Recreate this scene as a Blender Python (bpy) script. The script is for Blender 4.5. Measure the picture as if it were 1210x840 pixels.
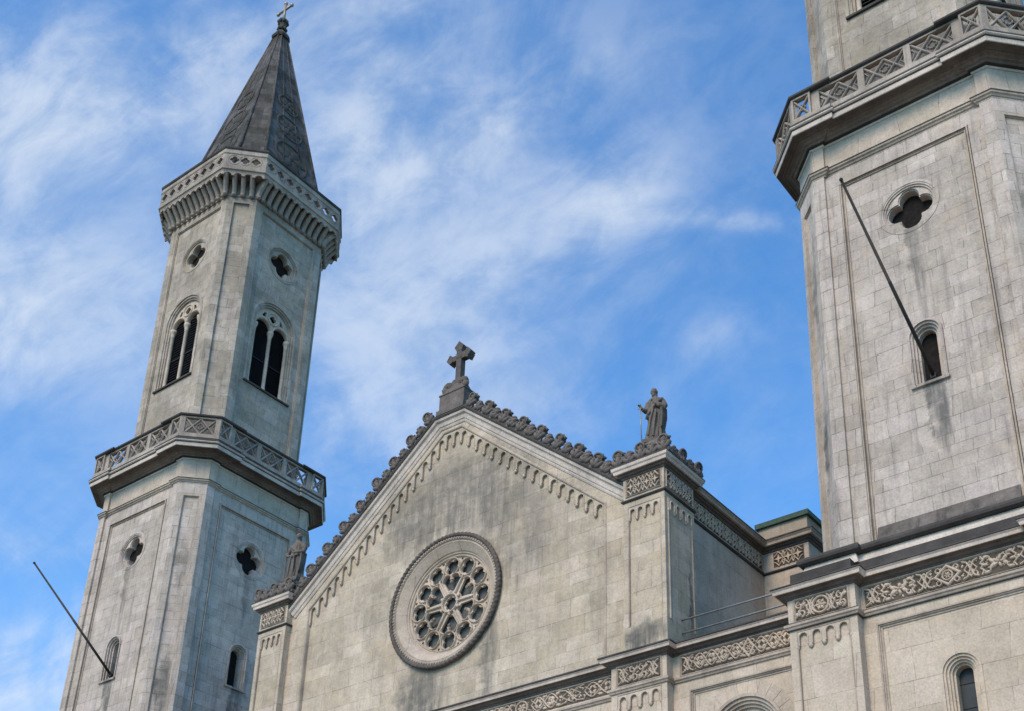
import bpy, bmesh, math, random
from mathutils import Vector, Matrix, noise as mnoise
from mathutils.geometry import tessellate_polygon
random.seed(7)
PI = math.pi
sc = bpy.context.scene
for o in list(bpy.data.objects): bpy.data.objects.remove(o)

# ------------------------------------------------------------------ camera
cam_d = bpy.data.cameras.new("camera"); cam = bpy.data.objects.new("camera", cam_d)
sc.collection.objects.link(cam); sc.camera = cam
cam.location = (30.06, 0.0, 1.6)
cam.rotation_euler = (math.radians(90 + 25.028), 0, math.radians(35.097))
cam_d.sensor_width = 36; cam_d.lens = 1493.975 / 1210 * 36
cam_d.shift_x = (605 - 714.322) / 1210; cam_d.shift_y = (742.743 - 420) / 1210
cam_d.clip_end = 6000; cam_d.clip_start = 0.1
sc.view_settings.view_transform = 'Standard'; sc.view_settings.look = 'None'
sc.view_settings.exposure = 1.12; sc.view_settings.gamma = 1.0

# ------------------------------------------------------------------ node helper
class NT:
    def __init__(s, nt): s.nt = nt
    def n(s, t, **k):
        nd = s.nt.nodes.new(t)
        for a, b in k.items():
            if a[0] == '_': setattr(nd, a[1:], b)
            else:
                i = int(a[1:]) if a[0] == 'i' and a[1:].isdigit() else a.replace('__', ' ')
                s.set(nd, i, b)
        return nd
    def set(s, nd, i, b):
        if isinstance(b, bpy.types.NodeSocket): s.nt.links.new(b, nd.inputs[i])
        elif isinstance(b, bpy.types.Node): s.nt.links.new(b.outputs[0], nd.inputs[i])
        else: nd.inputs[i].default_value = b
    def m(s, op, a, b=0.0, c=None, clamp=False):
        nd = s.nt.nodes.new('ShaderNodeMath'); nd.operation = op; nd.use_clamp = clamp
        s.set(nd, 0, a); s.set(nd, 1, b)
        if c is not None: s.set(nd, 2, c)
        return nd.outputs[0]
    def mix(s, f, a, b, mode='MIX'):
        nd = s.nt.nodes.new('ShaderNodeMix'); nd.data_type = 'RGBA'; nd.blend_type = mode
        s.set(nd, 0, f); s.set(nd, 6, a); s.set(nd, 7, b)
        return nd.outputs[2]
    def ramp(s, f, a, b, lo=0.0, hi=1.0):
        nd = s.nt.nodes.new('ShaderNodeMapRange'); nd.interpolation_type = 'SMOOTHSTEP'
        s.set(nd, 0, f); s.set(nd, 1, a); s.set(nd, 2, b); s.set(nd, 3, lo); s.set(nd, 4, hi)
        return nd.outputs[0]
    def noise(s, vec, scale, detail=4, rough=.55, dist=0.0):
        nd = s.nt.nodes.new('ShaderNodeTexNoise')
        s.set(nd, 'Vector', vec); s.set(nd, 'Scale', scale); s.set(nd, 'Detail', detail)
        s.set(nd, 'Roughness', rough); s.set(nd, 'Distortion', dist)
        return nd.outputs[0]
    def comb(s, x, y, z=0.0):
        nd = s.nt.nodes.new('ShaderNodeCombineXYZ'); s.set(nd, 0, x); s.set(nd, 1, y); s.set(nd, 2, z)
        return nd.outputs[0]

# ------------------------------------------------------------------ world
SUN_EL, SUN_AZ = math.radians(42), math.radians(178)      # azimuth clockwise from +Y
w = bpy.data.worlds.new("World"); sc.world = w; w.use_nodes = True
W = NT(w.node_tree); w.node_tree.nodes.clear()
sky = W.n('ShaderNodeTexSky', _sky_type='NISHITA', _sun_disc=False, _sun_elevation=SUN_EL, _sun_rotation=SUN_AZ,
          _altitude=500, _air_density=1.0, _dust_density=0.35, _ozone_density=2.2)
tc = W.n('ShaderNodeTexCoord')
def vdot(vec):
    nd = W.n('ShaderNodeVectorMath', _operation='DOT_PRODUCT'); W.set(nd, 0, tc.outputs['Generated']); nd.inputs[1].default_value = vec
    return nd.outputs['Value']
_y, _p = math.radians(-35.1), math.radians(25.03)          # compass bearing and height of the piece of sky over the gable
SF = Vector((math.sin(_y)*math.cos(_p), math.cos(_y)*math.cos(_p), math.sin(_p)))
SR = Vector((math.cos(_y), -math.sin(_y), 0)); SU = SR.cross(SF)
dF = W.m('MAXIMUM', vdot(SF), .05)
cs = W.m('DIVIDE', vdot(SR), dF); ct = W.m('DIVIDE', vdot(SU), dF)
S_ = 1.494
def blob(px, py, sx, sy, ang, amp):
    """a bank of thin cloud: bearing/height given in thousandths of the sky chart"""
    s0, t0 = (px - 714) / 1494, (743 - py) / 1494
    a = math.radians(ang); ca, sa = math.cos(a), math.sin(a)
    ds = W.m('SUBTRACT', cs, s0); dt = W.m('SUBTRACT', ct, t0)
    u = W.m('MULTIPLY', W.m('ADD', W.m('MULTIPLY', ds, ca), W.m('MULTIPLY', dt, sa)), 1494 / sx)
    v = W.m('MULTIPLY', W.m('SUBTRACT', W.m('MULTIPLY', dt, ca), W.m('MULTIPLY', ds, sa)), 1494 / sy)
    q = W.m('ADD', W.m('MULTIPLY', u, u), W.m('MULTIPLY', v, v))
    return W.m('MULTIPLY', W.m('POWER', 2.718, W.m('MULTIPLY', q, -1.0)), amp)
banks = [(-20, 120, 150, 110, 10, .62), (180, 110, 170, 70, 25, .50), (60, 330, 160, 90, -20, .40), (0, 400, 90, 60, 0, .45),
         (20, 800, 120, 70, 0, .85), (30, 645, 90, 22, -5, .45), (470, 230, 250, 150, 35, .34), (560, 165, 170, 30, 30, .34),
         (430, 130, 60, 140, -20, .30), (730, 235, 60, 40, 35, .42), (640, 290, 170, 60, 30, .26), (450, 460, 170, 120, 20, .36),
         (880, 262, 130, 12, -3, .34), (640, 470, 110, 50, 20, .22), (830, 400, 80, 25, 20, .20), (380, 20, 130, 40, 15, .25),
         (770, 330, 60, 20, 35, .18)]
cov = None
for b in banks:
    g = blob(*b); cov = g if cov is None else W.m('ADD', cov, g)
a_ = math.radians(33)
u_ = W.m('ADD', W.m('MULTIPLY', cs, math.cos(a_)), W.m('MULTIPLY', ct, math.sin(a_)))
v_ = W.m('SUBTRACT', W.m('MULTIPLY', ct, math.cos(a_)), W.m('MULTIPLY', cs, math.sin(a_)))
vec = W.comb(u_, W.m('MULTIPLY', v_, 1.5), 3.7)
n1 = W.noise(vec, 3.4, 9, .60, .5)
n2 = W.noise(W.comb(cs, ct, 9.1), 6.5, 8, .62, .5)
n3 = W.noise(W.comb(W.m('MULTIPLY', u_, 1.0), W.m('MULTIPLY', v_, 1.9), 1.3), 13.0, 7, .62, .4)
nz = W.m('ADD', W.m('ADD', W.m('MULTIPLY', n1, .38), W.m('MULTIPLY', n2, .44)), W.m('MULTIPLY', n3, .18))
gen = W.ramp(ct, -0.1, 0.2, .30, .06)
den = W.m('MULTIPLY', W.m('ADD', W.m('MULTIPLY', cov, .92), .07), W.ramp(nz, .38, .61, .10, 1.9))
den = W.m('ADD', den, W.m('ADD', blob(-40, 430, 420, 520, 0, .13), blob(470, 330, 330, 260, 30, .08)))
den = W.m('SUBTRACT', 1.0, W.m('POWER', 2.718, W.m('MULTIPLY', W.m("MAXIMUM", den, 0.0), -1.1)))
hs = W.n('ShaderNodeHueSaturation', Color=sky.outputs[0], Saturation=1.10, Value=1.0)
skyc = W.mix(1.0, hs.outputs[0], (.53, .93, 1.12, 1), 'MULTIPLY')
cloudc = W.mix(W.ramp(W.m('ADD', W.m('MULTIPLY', n2, .5), W.m('MULTIPLY', n3, .5)), .40, .62), (2.05, 2.5, 3.15, 1), (2.95, 3.25, 3.65, 1))
colr = W.mix(den, skyc, cloudc)
bg = W.n('ShaderNodeBackground', Color=colr, Strength=0.12)
out = W.n('ShaderNodeOutputWorld'); w.node_tree.links.new(bg.outputs[0], out.inputs[0])

# ------------------------------------------------------------------ sun (thin cloud in front of it: wide and weak)
sl = bpy.data.lights.new("sun", 'SUN'); sl.energy = 1.5; sl.angle = math.radians(28); sl.color = (1, .82, .60)
so = bpy.data.objects.new("sun", sl); sc.collection.objects.link(so)
sd = Vector((math.sin(SUN_AZ)*math.cos(SUN_EL), math.cos(SUN_AZ)*math.cos(SUN_EL), math.sin(SUN_EL)))
so.rotation_euler = sd.to_track_quat('Z', 'Y').to_euler()

# ------------------------------------------------------------------ materials
def stone(name, col0, vary=.12, blocks=True, bw=1.05, rh=.50, grime=.5, streak=.5, patches=(), bump=.35, rough=.9, warm=(1.04, 1.0, .92), mort=.012):
    col = (col0[0]*1.26, col0[1]*1.065, col0[2]*.975)
    m = bpy.data.materials.new(name); m.use_nodes = True; N = NT(m.node_tree); m.node_tree.nodes.clear()
    uv = N.n('ShaderNodeUVMap'); sep = N.n('ShaderNodeSeparateXYZ', Vector=uv.outputs[0])
    tco = N.n('ShaderNodeTexCoord'); ob = tco.outputs['Object']
    U, V = sep.outputs[0], sep.outputs[1]
    V2 = N.m('ADD', V, N.m('MULTIPLY', N.m('SINE', N.m('MULTIPLY', V, 2.3)), .13))
    U2 = N.m('ADD', U, N.m('MULTIPLY', N.m('SINE', N.m('ADD', N.m('MULTIPLY', U, 1.7), N.m('MULTIPLY', V, .9))), .10))
    c = N.n('ShaderNodeRGB'); c.outputs[0].default_value = (*col, 1); base = c.outputs[0]
    hgt = None
    geo = N.n('ShaderNodeNewGeometry')
    big = N.noise(ob, .45, 5, .6); mid = N.noise(ob, 2.2, 6, .62, .3); fine = N.noise(ob, 17, 5, .65)
    if blocks:
        br = N.n('ShaderNodeTexBrick', Vector=N.comb(U2, V2, 0.0), Scale=1.0, Mortar__Size=mort, Mortar__Smooth=.25, Bias=0.0, Brick__Width=bw, Row__Height=rh,
                 _offset=.47, _offset_frequency=2, _squash=.72, _squash_frequency=3)
        br.inputs['Color1'].default_value = (0, 0, 0, 1); br.inputs['Color2'].default_value = (1, 1, 1, 1); br.inputs['Mortar'].default_value = (.5, .5, .5, 1)
        rnd = N.n('ShaderNodeSeparateColor', Color=br.outputs[0]).outputs[0]
        # which joints have opened and darkened, which are still tight
        jm = N.m('MULTIPLY', br.outputs[1], N.ramp(mid, .36, .60, .12, .72))
        k1 = N.ramp(rnd, 0.0, 1.0, 1 - vary, 1 + vary)
        base = N.mix(1.0, base, N.comb(k1, k1, N.m('POWER', k1, 1.35)), 'MULTIPLY')
        # a few blocks renewed in paler stone
        newb = N.m('GREATER_THAN', rnd, .955)
        base = N.mix(N.m('MULTIPLY', newb, .20), base, (min(col[0]*1.45, .7), min(col[1]*1.43, .7), min(col[2]*1.35, .7), 1))
        base = N.mix(jm, base, (col[0]*.28, col[1]*.28, col[2]*.27, 1))
        hgt = N.m('MULTIPLY', br.outputs[1], -1.0)
    # large soft weathering and finer mottling
    g1 = N.ramp(big, .30, .72, 1 + .16*grime, 1 - .34*grime)
    g2 = N.ramp(mid, .25, .78, 1 + .14*grime, 1 - .30*grime)
    g3 = N.m('MULTIPLY', N.ramp(fine, .28, .75, 1.12, .82), N.ramp(N.noise(ob, 55, 3, .7), .3, .72, 1.03, .95))
    k = N.m('MULTIPLY', N.m('MULTIPLY', g1, g2), g3)
    base = N.mix(1.0, base, N.comb(k, k, k), 'MULTIPLY')
    # rain streaks
    sp = N.n('ShaderNodeSeparateXYZ', Vector=ob)
    sv = N.n('ShaderNodeMapping', Vector=ob); sv.inputs['Scale'].default_value = (4.6, 4.6, .34)
    st = N.noise(sv.outputs[0], 1.0, 6, .65); 
    base = N.mix(N.m('MULTIPLY', N.ramp(st, .48, .72), .70*streak), base, (col[0]*.32, col[1]*.33, col[2]*.36, 1))
    sv2 = N.n('ShaderNodeMapping', Vector=ob); sv2.inputs['Scale'].default_value = (13, 13, .55)
    st2 = N.noise(sv2.outputs[0], 1.0, 4, .6, .2)
    base = N.mix(N.m('MULTIPLY', N.m('MULTIPLY', N.ramp(st2, .55, .70), N.ramp(big, .40, .62)), .5*streak), base, (col[0]*.38, col[1]*.38, col[2]*.38, 1))
    # warm / green patina
    base = N.mix(N.m('MULTIPLY', N.ramp(N.noise(ob, .8, 4, .6, .5), .5, .72), .30), base, (col[0]*1.05, col[1]*.97, col[2]*.82, 1))
    base = N.mix(N.m('MULTIPLY', N.ramp(N.noise(ob, 1.3, 4, .6, 1.0),   .58, .75), .12), base, (col[0]*.68, col[1]*.74, col[2]*.72, 1))
    # crust stains with a place of their own: (x, z, rx, rz, strength) in the part's own metres
    for (x, z, rx, rz, s_) in patches:
        dx = N.m('DIVIDE', N.m('SUBTRACT', N.m('ADD', U, N.m('MULTIPLY', N.m('SUBTRACT', mid, .5), .8)), x), rx)
        dz = N.m('DIVIDE', N.m('SUBTRACT', N.m('ADD', sp.outputs[2], N.m('MULTIPLY', N.m('SUBTRACT', st, .5), 2.2 * min(1, rz))), z), rz)
        q = N.m('ADD', N.m('MULTIPLY', dx, dx), N.m('MULTIPLY', dz, dz))
        mk = N.m('MULTIPLY', N.ramp(q, 0.15, 1.0, 1.0, 0.0), N.ramp(N.m('ADD', N.m('MULTIPLY', st, .55), N.m('MULTIPLY', mid, .45)), .30, .62, .35, 1.0))
        base = N.mix(N.m('MULTIPLY', mk, s_), base, (.085, .082, .074, 1))
    bs = N.n('ShaderNodeBsdfPrincipled', Base__Color=base, Roughness=rough)
    if 'Specular IOR Level' in bs.inputs: bs.inputs['Specular IOR Level'].default_value = .25
    h = N.m('ADD', N.m('MULTIPLY', fine, .30), N.m('MULTIPLY', mid, .8))
    if hgt is not None: h = N.m('ADD', N.m('ADD', h, N.m('MULTIPLY', hgt, 1.3)), N.m('MULTIPLY', rnd, .5))
    bp = N.n('ShaderNodeBump', Strength=bump, Distance=.03, Height=h)
    N.nt.links.new(bp.outputs[0], bs.inputs['Normal'])
    o = N.n('ShaderNodeOutputMaterial'); N.nt.links.new(bs.outputs[0], o.inputs[0])
    return m
def plain(name, col, rough=.6, metal=0.0, bump=.0, scale=8.0, spec=.4, var=.25):
    m = bpy.data.materials.new(name); m.use_nodes = True; N = NT(m.node_tree); m.node_tree.nodes.clear()
    tco = N.n('ShaderNodeTexCoord'); ns = N.noise(tco.outputs['Object'], scale, 5, .6)
    k = N.ramp(ns, .25, .75, 1 + var, 1 - var)
    base = N.mix(1.0, (*col, 1), N.comb(k, k, k), 'MULTIPLY')
    bs = N.n('ShaderNodeBsdfPrincipled', Base__Color=base, Roughness=rough, Metallic=metal)
    bs.inputs['Specular IOR Level'].default_value = spec
    if bump:
        bp = N.n('ShaderNodeBump', Strength=bump, Distance=.02, Height=ns); N.nt.links.new(bp.outputs[0], bs.inputs['Normal'])
    o = N.n('ShaderNodeOutputMaterial'); N.nt.links.new(bs.outputs[0], o.inputs[0])
    return m
C0 = (.395, .382, .345)
M = {}
M['nave'] = stone('gable_limestone', (.41, .388, .315), .09, bw=1.25, rh=.62, grime=.55, streak=.32, mort=.009,
     patches=[(.9, 27.4, 5.4, 2.4, .66), (3.8, 24.6, 2.4, 2.4, .5), (32.78, 20.4, .16, 1.6, .8), (-1.5, 25.9, 1.8, 1.2, .35), (-.4, 19.3, 1.6, 1.8, .8), (9.75, 18.8, 1.1, .62, .9), (2.75, 20.4, .5, 2.6, .65), (7.6, 21.5, .8, 3.0, .25), (-3.2, 23.6, 1.6, 1.6, .25)])
M['tower'] = stone('tower_limestone', C0, .075, grime=.55, streak=.7, patches=[(0.02, 29.5, .34, 1.7, .55), (.1, 23.4, .42, 1.9, .85), (2.1, 27.0, .35, 7, .22)])
M['tower_up'] = stone('belfry_limestone', (.335, .325, .28), .10, bw=1.0, rh=.56, grime=.75, streak=.45)
M['fascia'] = stone('smooth_limestone', (.42, .395, .335), .05, bw=1.5, rh=3.0, grime=.5, streak=.25)
M['trim'] = stone('moulding_limestone', (.36, .34, .29), .05, blocks=False, grime=.8, streak=.5)
M['pale'] = stone('pale_ledge_limestone', (.48, .465, .42), .05, blocks=False, grime=.7, streak=.3)
M['carved'] = stone('carved_limestone', (.43, .405, .34), .05, blocks=False, grime=.6, streak=.2)
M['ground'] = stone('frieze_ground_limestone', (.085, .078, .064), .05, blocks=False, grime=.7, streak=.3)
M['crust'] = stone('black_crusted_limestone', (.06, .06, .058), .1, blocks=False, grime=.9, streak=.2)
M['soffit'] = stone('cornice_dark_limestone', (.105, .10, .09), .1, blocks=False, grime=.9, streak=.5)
M['orn'] = stone('weathered_ornament_limestone', (.125, .122, .115), .1, blocks=False, grime=1.1, streak=.5, bump=.8)
M['spire'] = stone('spire_stone', (.078, .082, .080), .3, bw=.9, rh=.55, grime=1.1, streak=.9, bump=.5)
M['lowwall'] = stone('lower_facade_limestone', (.43, .405, .335), .05, bw=1.35, rh=.78, grime=.4, streak=.12, mort=.008)
M['statue'] = stone('statue_limestone', (.135, .132, .12), .1, blocks=False, grime=.9, streak=.7, bump=.5)
M['stucco'] = stone('plain_render', (.30, .285, .23), .03, blocks=False, grime=.5, streak=.5)
M['sidewall'] = stone('grey_side_limestone', (.40, .39, .35), .05, bw=1.6, rh=.8, grime=.5, streak=.3, mort=.008)
M['copper'] = plain('green_copper', (.045, .08, .055), .8, 0, .2)
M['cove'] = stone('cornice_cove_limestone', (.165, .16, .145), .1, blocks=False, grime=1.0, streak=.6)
M['parapet'] = stone('parapet_limestone', (.32, .31, .275), .06, blocks=False, grime=.9, streak=.6)
M['mottled_dark'] = stone('mottled_dark_limestone', (.13, .125, .115), .1, blocks=False, grime=1.3, streak=1.2)  # weathering slope stain, and the dark band behind the balustrade
M['dark'] = plain('dark_interior', (.022, .019, .017), 1.0, spec=0.0)
M['louvre'] = plain('black_louvre_wood', (.028, .028, .03), .7, 0, .1, 3)
M['iron'] = plain('black_iron', (.03, .025, .021), .7, 0, .1)
M['rail'] = plain('galvanised_rail', (.22, .22, .21), .5, .3)
M['gold'] = plain('weathered_gilt_bronze', (.33, .25, .17), .45, .3)
M['glass'] = plain('leaded_glass', (.03, .034, .036), .45, 0, .15, 5, .25)
M['mesh'] = plain('rose_window_glass', (.10, .10, .095), .8, 0, .15, 9, .1)
M['roof'] = plain('slate_roof', (.06, .062, .065), .8, 0, .3, 3)
M['asphalt'] = plain('asphalt', (.05, .05, .052), .9, 0, .3, 30)
M['paving'] = stone('paving_slabs', (.34, .33, .30), .1, bw=.9, rh=.6)
M['grass'] = plain('ground_gravel_and_lawn', (.12, .13, .075), .95, 0, .4, 12)

# ------------------------------------------------------------------ mesh helpers
class MB:
    def __init__(s): s.v = []; s.f = []; s.sm = []
    def add(s, vs, fs, T=None, smooth=False):
        b = len(s.v)
        for v in vs: s.v.append(tuple(T @ Vector(v)) if T is not None else tuple(v))
        for f in fs: s.f.append([b + i for i in f]); s.sm.append(smooth)
        return s
    def box(s, x0, x1, y0, y1, z0, z1, T=None):
        vs = [(x0,y0,z0),(x1,y0,z0),(x1,y1,z0),(x0,y1,z0),(x0,y0,z1),(x1,y0,z1),(x1,y1,z1),(x0,y1,z1)]
        return s.add(vs, [(0,3,2,1),(4,5,6,7),(0,1,5,4),(1,2,6,5),(2,3,7,6),(3,0,4,7)], T)
    def plate(s, outer, holes, d0, d1, T=None):
        """2D outline (u,v) with holes -> slab; front at outward depth d1, back at d0; outward is -Y"""
        loops = [list(outer)] + [list(h) for h in holes]
        tris = tessellate_polygon([[Vector((p[0], p[1], 0)) for p in L] for L in loops])
        flat = [p for L in loops for p in L]; n = len(flat)
        vs = [(p[0], -d1, p[1]) for p in flat] + [(p[0], -d0, p[1]) for p in flat]
        fs = []
        for t in tris:
            a, b, c = [flat[i] for i in t]
            ar = (b[0]-a[0])*(c[1]-a[1]) - (b[1]-a[1])*(c[0]-a[0])
            if abs(ar) < 1e-10: continue
            t = tuple(t) if ar > 0 else tuple(reversed(t))
            fs.append(t); fs.append(tuple(n + i for i in reversed(t)))
        o = 0
        for k, L in enumerate(loops):
            A = sum(L[i][0]*L[(i+1) % len(L)][1] - L[(i+1) % len(L)][0]*L[i][1] for i in range(len(L)))
            ccw = A > 0; m = len(L)
            for i in range(m):
                a, b = o + i, o + (i+1) % m
                q = (a, n+a, n+b, b)
                if (k == 0) == ccw: fs.append(q)
                else: fs.append(tuple(reversed(q)))
            o += m
        return s.add(vs, fs, T)
    def sweep(s, path, prof, closed=True, T=None):
        """horizontal sweep: path (x,y) counter-clockwise seen from above, outward on its right hand; prof [(out,z)]"""
        n = len(path); offs = []
        for i in range(n):
            p = Vector(path[i])
            e = []
            if closed or i > 0: d = (p - Vector(path[i-1])).normalized(); e.append(Vector((d.y, -d.x)))
            if closed or i < n-1: d = (Vector(path[(i+1) % n]) - p).normalized(); e.append(Vector((d.y, -d.x)))
            if len(e) == 1: offs.append(e[0])
            else:
                m_ = e[0] + e[1]; offs.append(m_ / max(.2, 1 + e[0].dot(e[1])))
        vs = []
        for i in range(n):
            for (o, z) in prof: vs.append((path[i][0] + offs[i].x*o, path[i][1] + offs[i].y*o, z))
        k = len(prof); fs = []
        for i in range(n if closed else n-1):
            j = (i+1) % n
            for a in range(k-1): fs.append((i*k+a, j*k+a, j*k+a+1, i*k+a+1))
        if not closed:
            fs.append(tuple(range(k))[::-1]); fs.append(tuple((n-1)*k + a for a in range(k)))
        return s.add(vs, fs, T)
    def vsweep(s, path, prof, closed=False, T=None):
        """sweep in the wall plane: path (u,v), prof [(n,out)], n to the left-hand side of the path"""
        n = len(path); offs = []
        for i in range(n):
            p = Vector(path[i]); e = []
            if closed or i > 0: d = (p - Vector(path[i-1])).normalized(); e.append(Vector((-d.y, d.x)))
            if closed or i < n-1: d = (Vector(path[(i+1) % n]) - p).normalized(); e.append(Vector((-d.y, d.x)))
            if len(e) == 1: offs.append(e[0])
            else:
                m_ = e[0] + e[1]; offs.append(m_ / max(.15, 1 + e[0].dot(e[1])))
        vs = []
        for i in range(n):
            for (a, o) in prof: vs.append((path[i][0] + offs[i].x*a, -o, path[i][1] + offs[i].y*a))
        k = len(prof); fs = []
        for i in range(n if closed else n-1):
            j = (i+1) % n
            for a in range(k-1): fs.append((i*k+a, j*k+a, j*k+a+1, i*k+a+1))
        if not closed:
            fs.append(tuple(range(k))[::-1]); fs.append(tuple((n-1)*k + a for a in range(k)))
        return s.add(vs, fs, T)
    def ribbon(s, path, wd, d0, d1, closed=False, T=None):
        """raised strap on a wall with a bevelled back"""
        h = wd/2; return s.vsweep(path, [(-h, d0), (-h*.75, d1*.72+d0*.28), (-h*.25, d1), (h*.25, d1), (h*.75, d1*.72+d0*.28), (h, d0)], closed, T)
    def tube(s, pts, rad, n=8, T=None, cap=True, smooth=True):
        if not isinstance(rad, (list, tuple)): rad = [rad]*len(pts)
        pts = [Vector(p) for p in pts]; vs = []; up = Vector((0, 0, 1))
        for i, p in enumerate(pts):
            d = (pts[min(i+1, len(pts)-1)] - pts[max(i-1, 0)]).normalized()
            a = d.cross(up) if abs(d.dot(up)) < .95 else d.cross(Vector((0, 1, 0)))
            a.normalize(); b = a.cross(d).normalized()
            for k in range(n):
                t = 2*PI*k/n; vs.append(p + (a*math.cos(t) + b*math.sin(t))*rad[i])
        fs = []
        for i in range(len(pts)-1):
            for k in range(n): fs.append((i*n+k, i*n+(k+1) % n, (i+1)*n+(k+1) % n, (i+1)*n+k))
        if cap: fs.append(tuple(range(n))[::-1]); fs.append(tuple((len(pts)-1)*n + k for k in range(n)))
        return s.add(vs, fs, T, smooth)
    def lathe(s, prof, n=16, T=None, smooth=True):
        """prof [(r,z)] about Z"""
        vs = []; k = len(prof)
        for i in range(n):
            t = 2*PI*i/n
            for (r, z) in prof: vs.append((r*math.cos(t), r*math.sin(t), z))
        fs = []
        for i in range(n):
            j = (i+1) % n
            for a in range(k-1): fs.append((i*k+a, j*k+a, j*k+a+1, i*k+a+1))
        return s.add(vs, fs, T, smooth)
    def ell(s, c, r, n=10, T=None, R=None, bumpy=0.0):
        vs = []; fs = []; m = max(5, n//2 + 1)
        for i in range(m+1):
            ph = -PI/2 + PI*i/m
            for k in range(n):
                t = 2*PI*k/n; v = Vector((math.cos(ph)*math.cos(t), math.cos(ph)*math.sin(t), math.sin(ph)))
                if bumpy: v *= 1 + bumpy*mnoise.noise(v*2.3 + Vector(c)*3)
                v = Vector((v.x*r[0], v.y*r[1], v.z*r[2]))
                if R is not None: v = R @ v
                vs.append(Vector(c) + v)
        for i in range(m):
            for k in range(n): fs.append((i*n+k, i*n+(k+1) % n, (i+1)*n+(k+1) % n, (i+1)*n+k))
        return s.add(vs, fs, T, True)
    def mesh(s, name, mat, recalc=True):
        me = bpy.data.meshes.new(name); me.from_pydata(s.v, [], s.f); me.update()
        me.polygons.foreach_set('use_smooth', s.sm)
        bm = bmesh.new(); bm.from_mesh(me)
        bmesh.ops.remove_doubles(bm, verts=bm.verts, dist=1e-5) if False else None
        if recalc: bmesh.ops.recalc_face_normals(bm, faces=bm.faces)
        uvl = bm.loops.layers.uv.new('UVMap'); Z = Vector((0, 0, 1))
        for f in bm.faces:
            nn = f.normal
            if abs(nn.z) > .85:
                for l in f.loops: l[uvl].uv = (l.vert.co.x, l.vert.co.y)
            else:
                t = Z.cross(nn); t.normalize()
                for l in f.loops: l[uvl].uv = (l.vert.co.dot(t), l.vert.co.z)
        bm.to_mesh(me); bm.free(); me.materials.append(mat)
        return me
    def build(s, name, mat, parent=None, T=None):
        return link(name, s.mesh(name, mat), parent, T)
def link(name, me, parent=None, T=None):
    o = bpy.data.objects.new(name, me); sc.collection.objects.link(o)
    if parent is not None: o.parent = parent
    if T is not None: o.matrix_local = T
    return o
def thing(name, label, cat, loc=(0, 0, 0), group=None):
    o = bpy.data.objects.new(name, None); sc.collection.objects.link(o); o.location = loc
    o['label'] = label; o['category'] = cat
    if group: o['group'] = group
    return o
def tag(o, label, cat, group=None):
    o['label'] = label; o['category'] = cat
    if group: o['group'] = group
    return o
def copy_tree(o, parent=None):
    c = o.copy(); sc.collection.objects.link(c); c.parent = parent
    for ch in list(o.children): copy_tree(ch, c)
    return c
def rz(a): return Matrix.Rotation(a, 4, 'Z')
def tr(x, y, z): return Matrix.Translation((x, y, z))
def rect(x0, x1, z0, z1): return [(x0, z0), (x1, z0), (x1, z1), (x0, z1)]
def circ(cx, cz, r, n=24, a0=0): return [(cx + r*math.cos(a0+2*PI*i/n), cz + r*math.sin(a0+2*PI*i/n)) for i in range(n)]
def arch(cx, z0, zs, r, n=16): return [(cx-r, z0), (cx+r, z0)] + [(cx + r*math.cos(PI*i/n), zs + r*math.sin(PI*i/n)) for i in range(n+1)]
def foil(cx, cz, r, k=4, a0=0, n=9, lobe=.52, sx=1):
    """multifoil outline: k lobes"""
    pts = []; rl = r*lobe; rc = r - rl
    half = PI/k; # cusp where neighbouring lobes meet
    # intersection of lobe circle with the bisector
    b = rc*math.cos(half); disc = rl*rl - (rc*math.sin(half))**2
    rcus = b + math.sqrt(max(disc, 1e-6))*1.0 if disc > 0 else b
    ac = math.atan2(rcus*math.sin(half), rcus*math.cos(half) - rc)
    for i in range(k):
        A = a0 + 2*PI*i/k
        for j in range(n):
            t = -ac + 2*ac*j/n
            x = rc + rl*math.cos(t); y = rl*math.sin(t)
            pts.append((cx + sx*(x*math.cos(A) - y*math.sin(A)), cz + x*math.sin(A) + y*math.cos(A)))
    return pts

# ------------------------------------------------------------------ carved bands (all in the wall plane, raised between d0 and d1)
def wave(x0, x1, zc, amp, per, ph, n=10):
    k = max(4, int((x1-x0)/per*n)); return [(x0+(x1-x0)*i/k, zc+amp*math.sin(2*PI*(x0+(x1-x0)*i/k-x0)/per+ph)) for i in range(k+1)]
def spiral(cx, cz, r, a0, turns, sgn=1, n=14):
    return [(cx + r*(1-.72*i/n)*math.cos(a0+sgn*turns*2*PI*i/n), cz + r*(1-.72*i/n)*math.sin(a0+sgn*turns*2*PI*i/n)) for i in range(n+1)]
def leaf(mb, x, z, r, a, d0, dd, T=None):
    R = Matrix.Rotation(-a, 3, 'Y'); mb.ell((x, -d0, z), (r*1.25, dd, r*.62), 8, T, R)
def rosette(mb, x, z, r, k, d0, dd, T=None):
    for i in range(k):
        a = 2*PI*i/k; leaf(mb, x + r*.6*math.cos(a), z + r*.6*math.sin(a), r*.42, a, d0, dd, T)
    mb.ell((x, -d0, z), (r*.24, dd*1.3, r*.24), 8, T)
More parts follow.
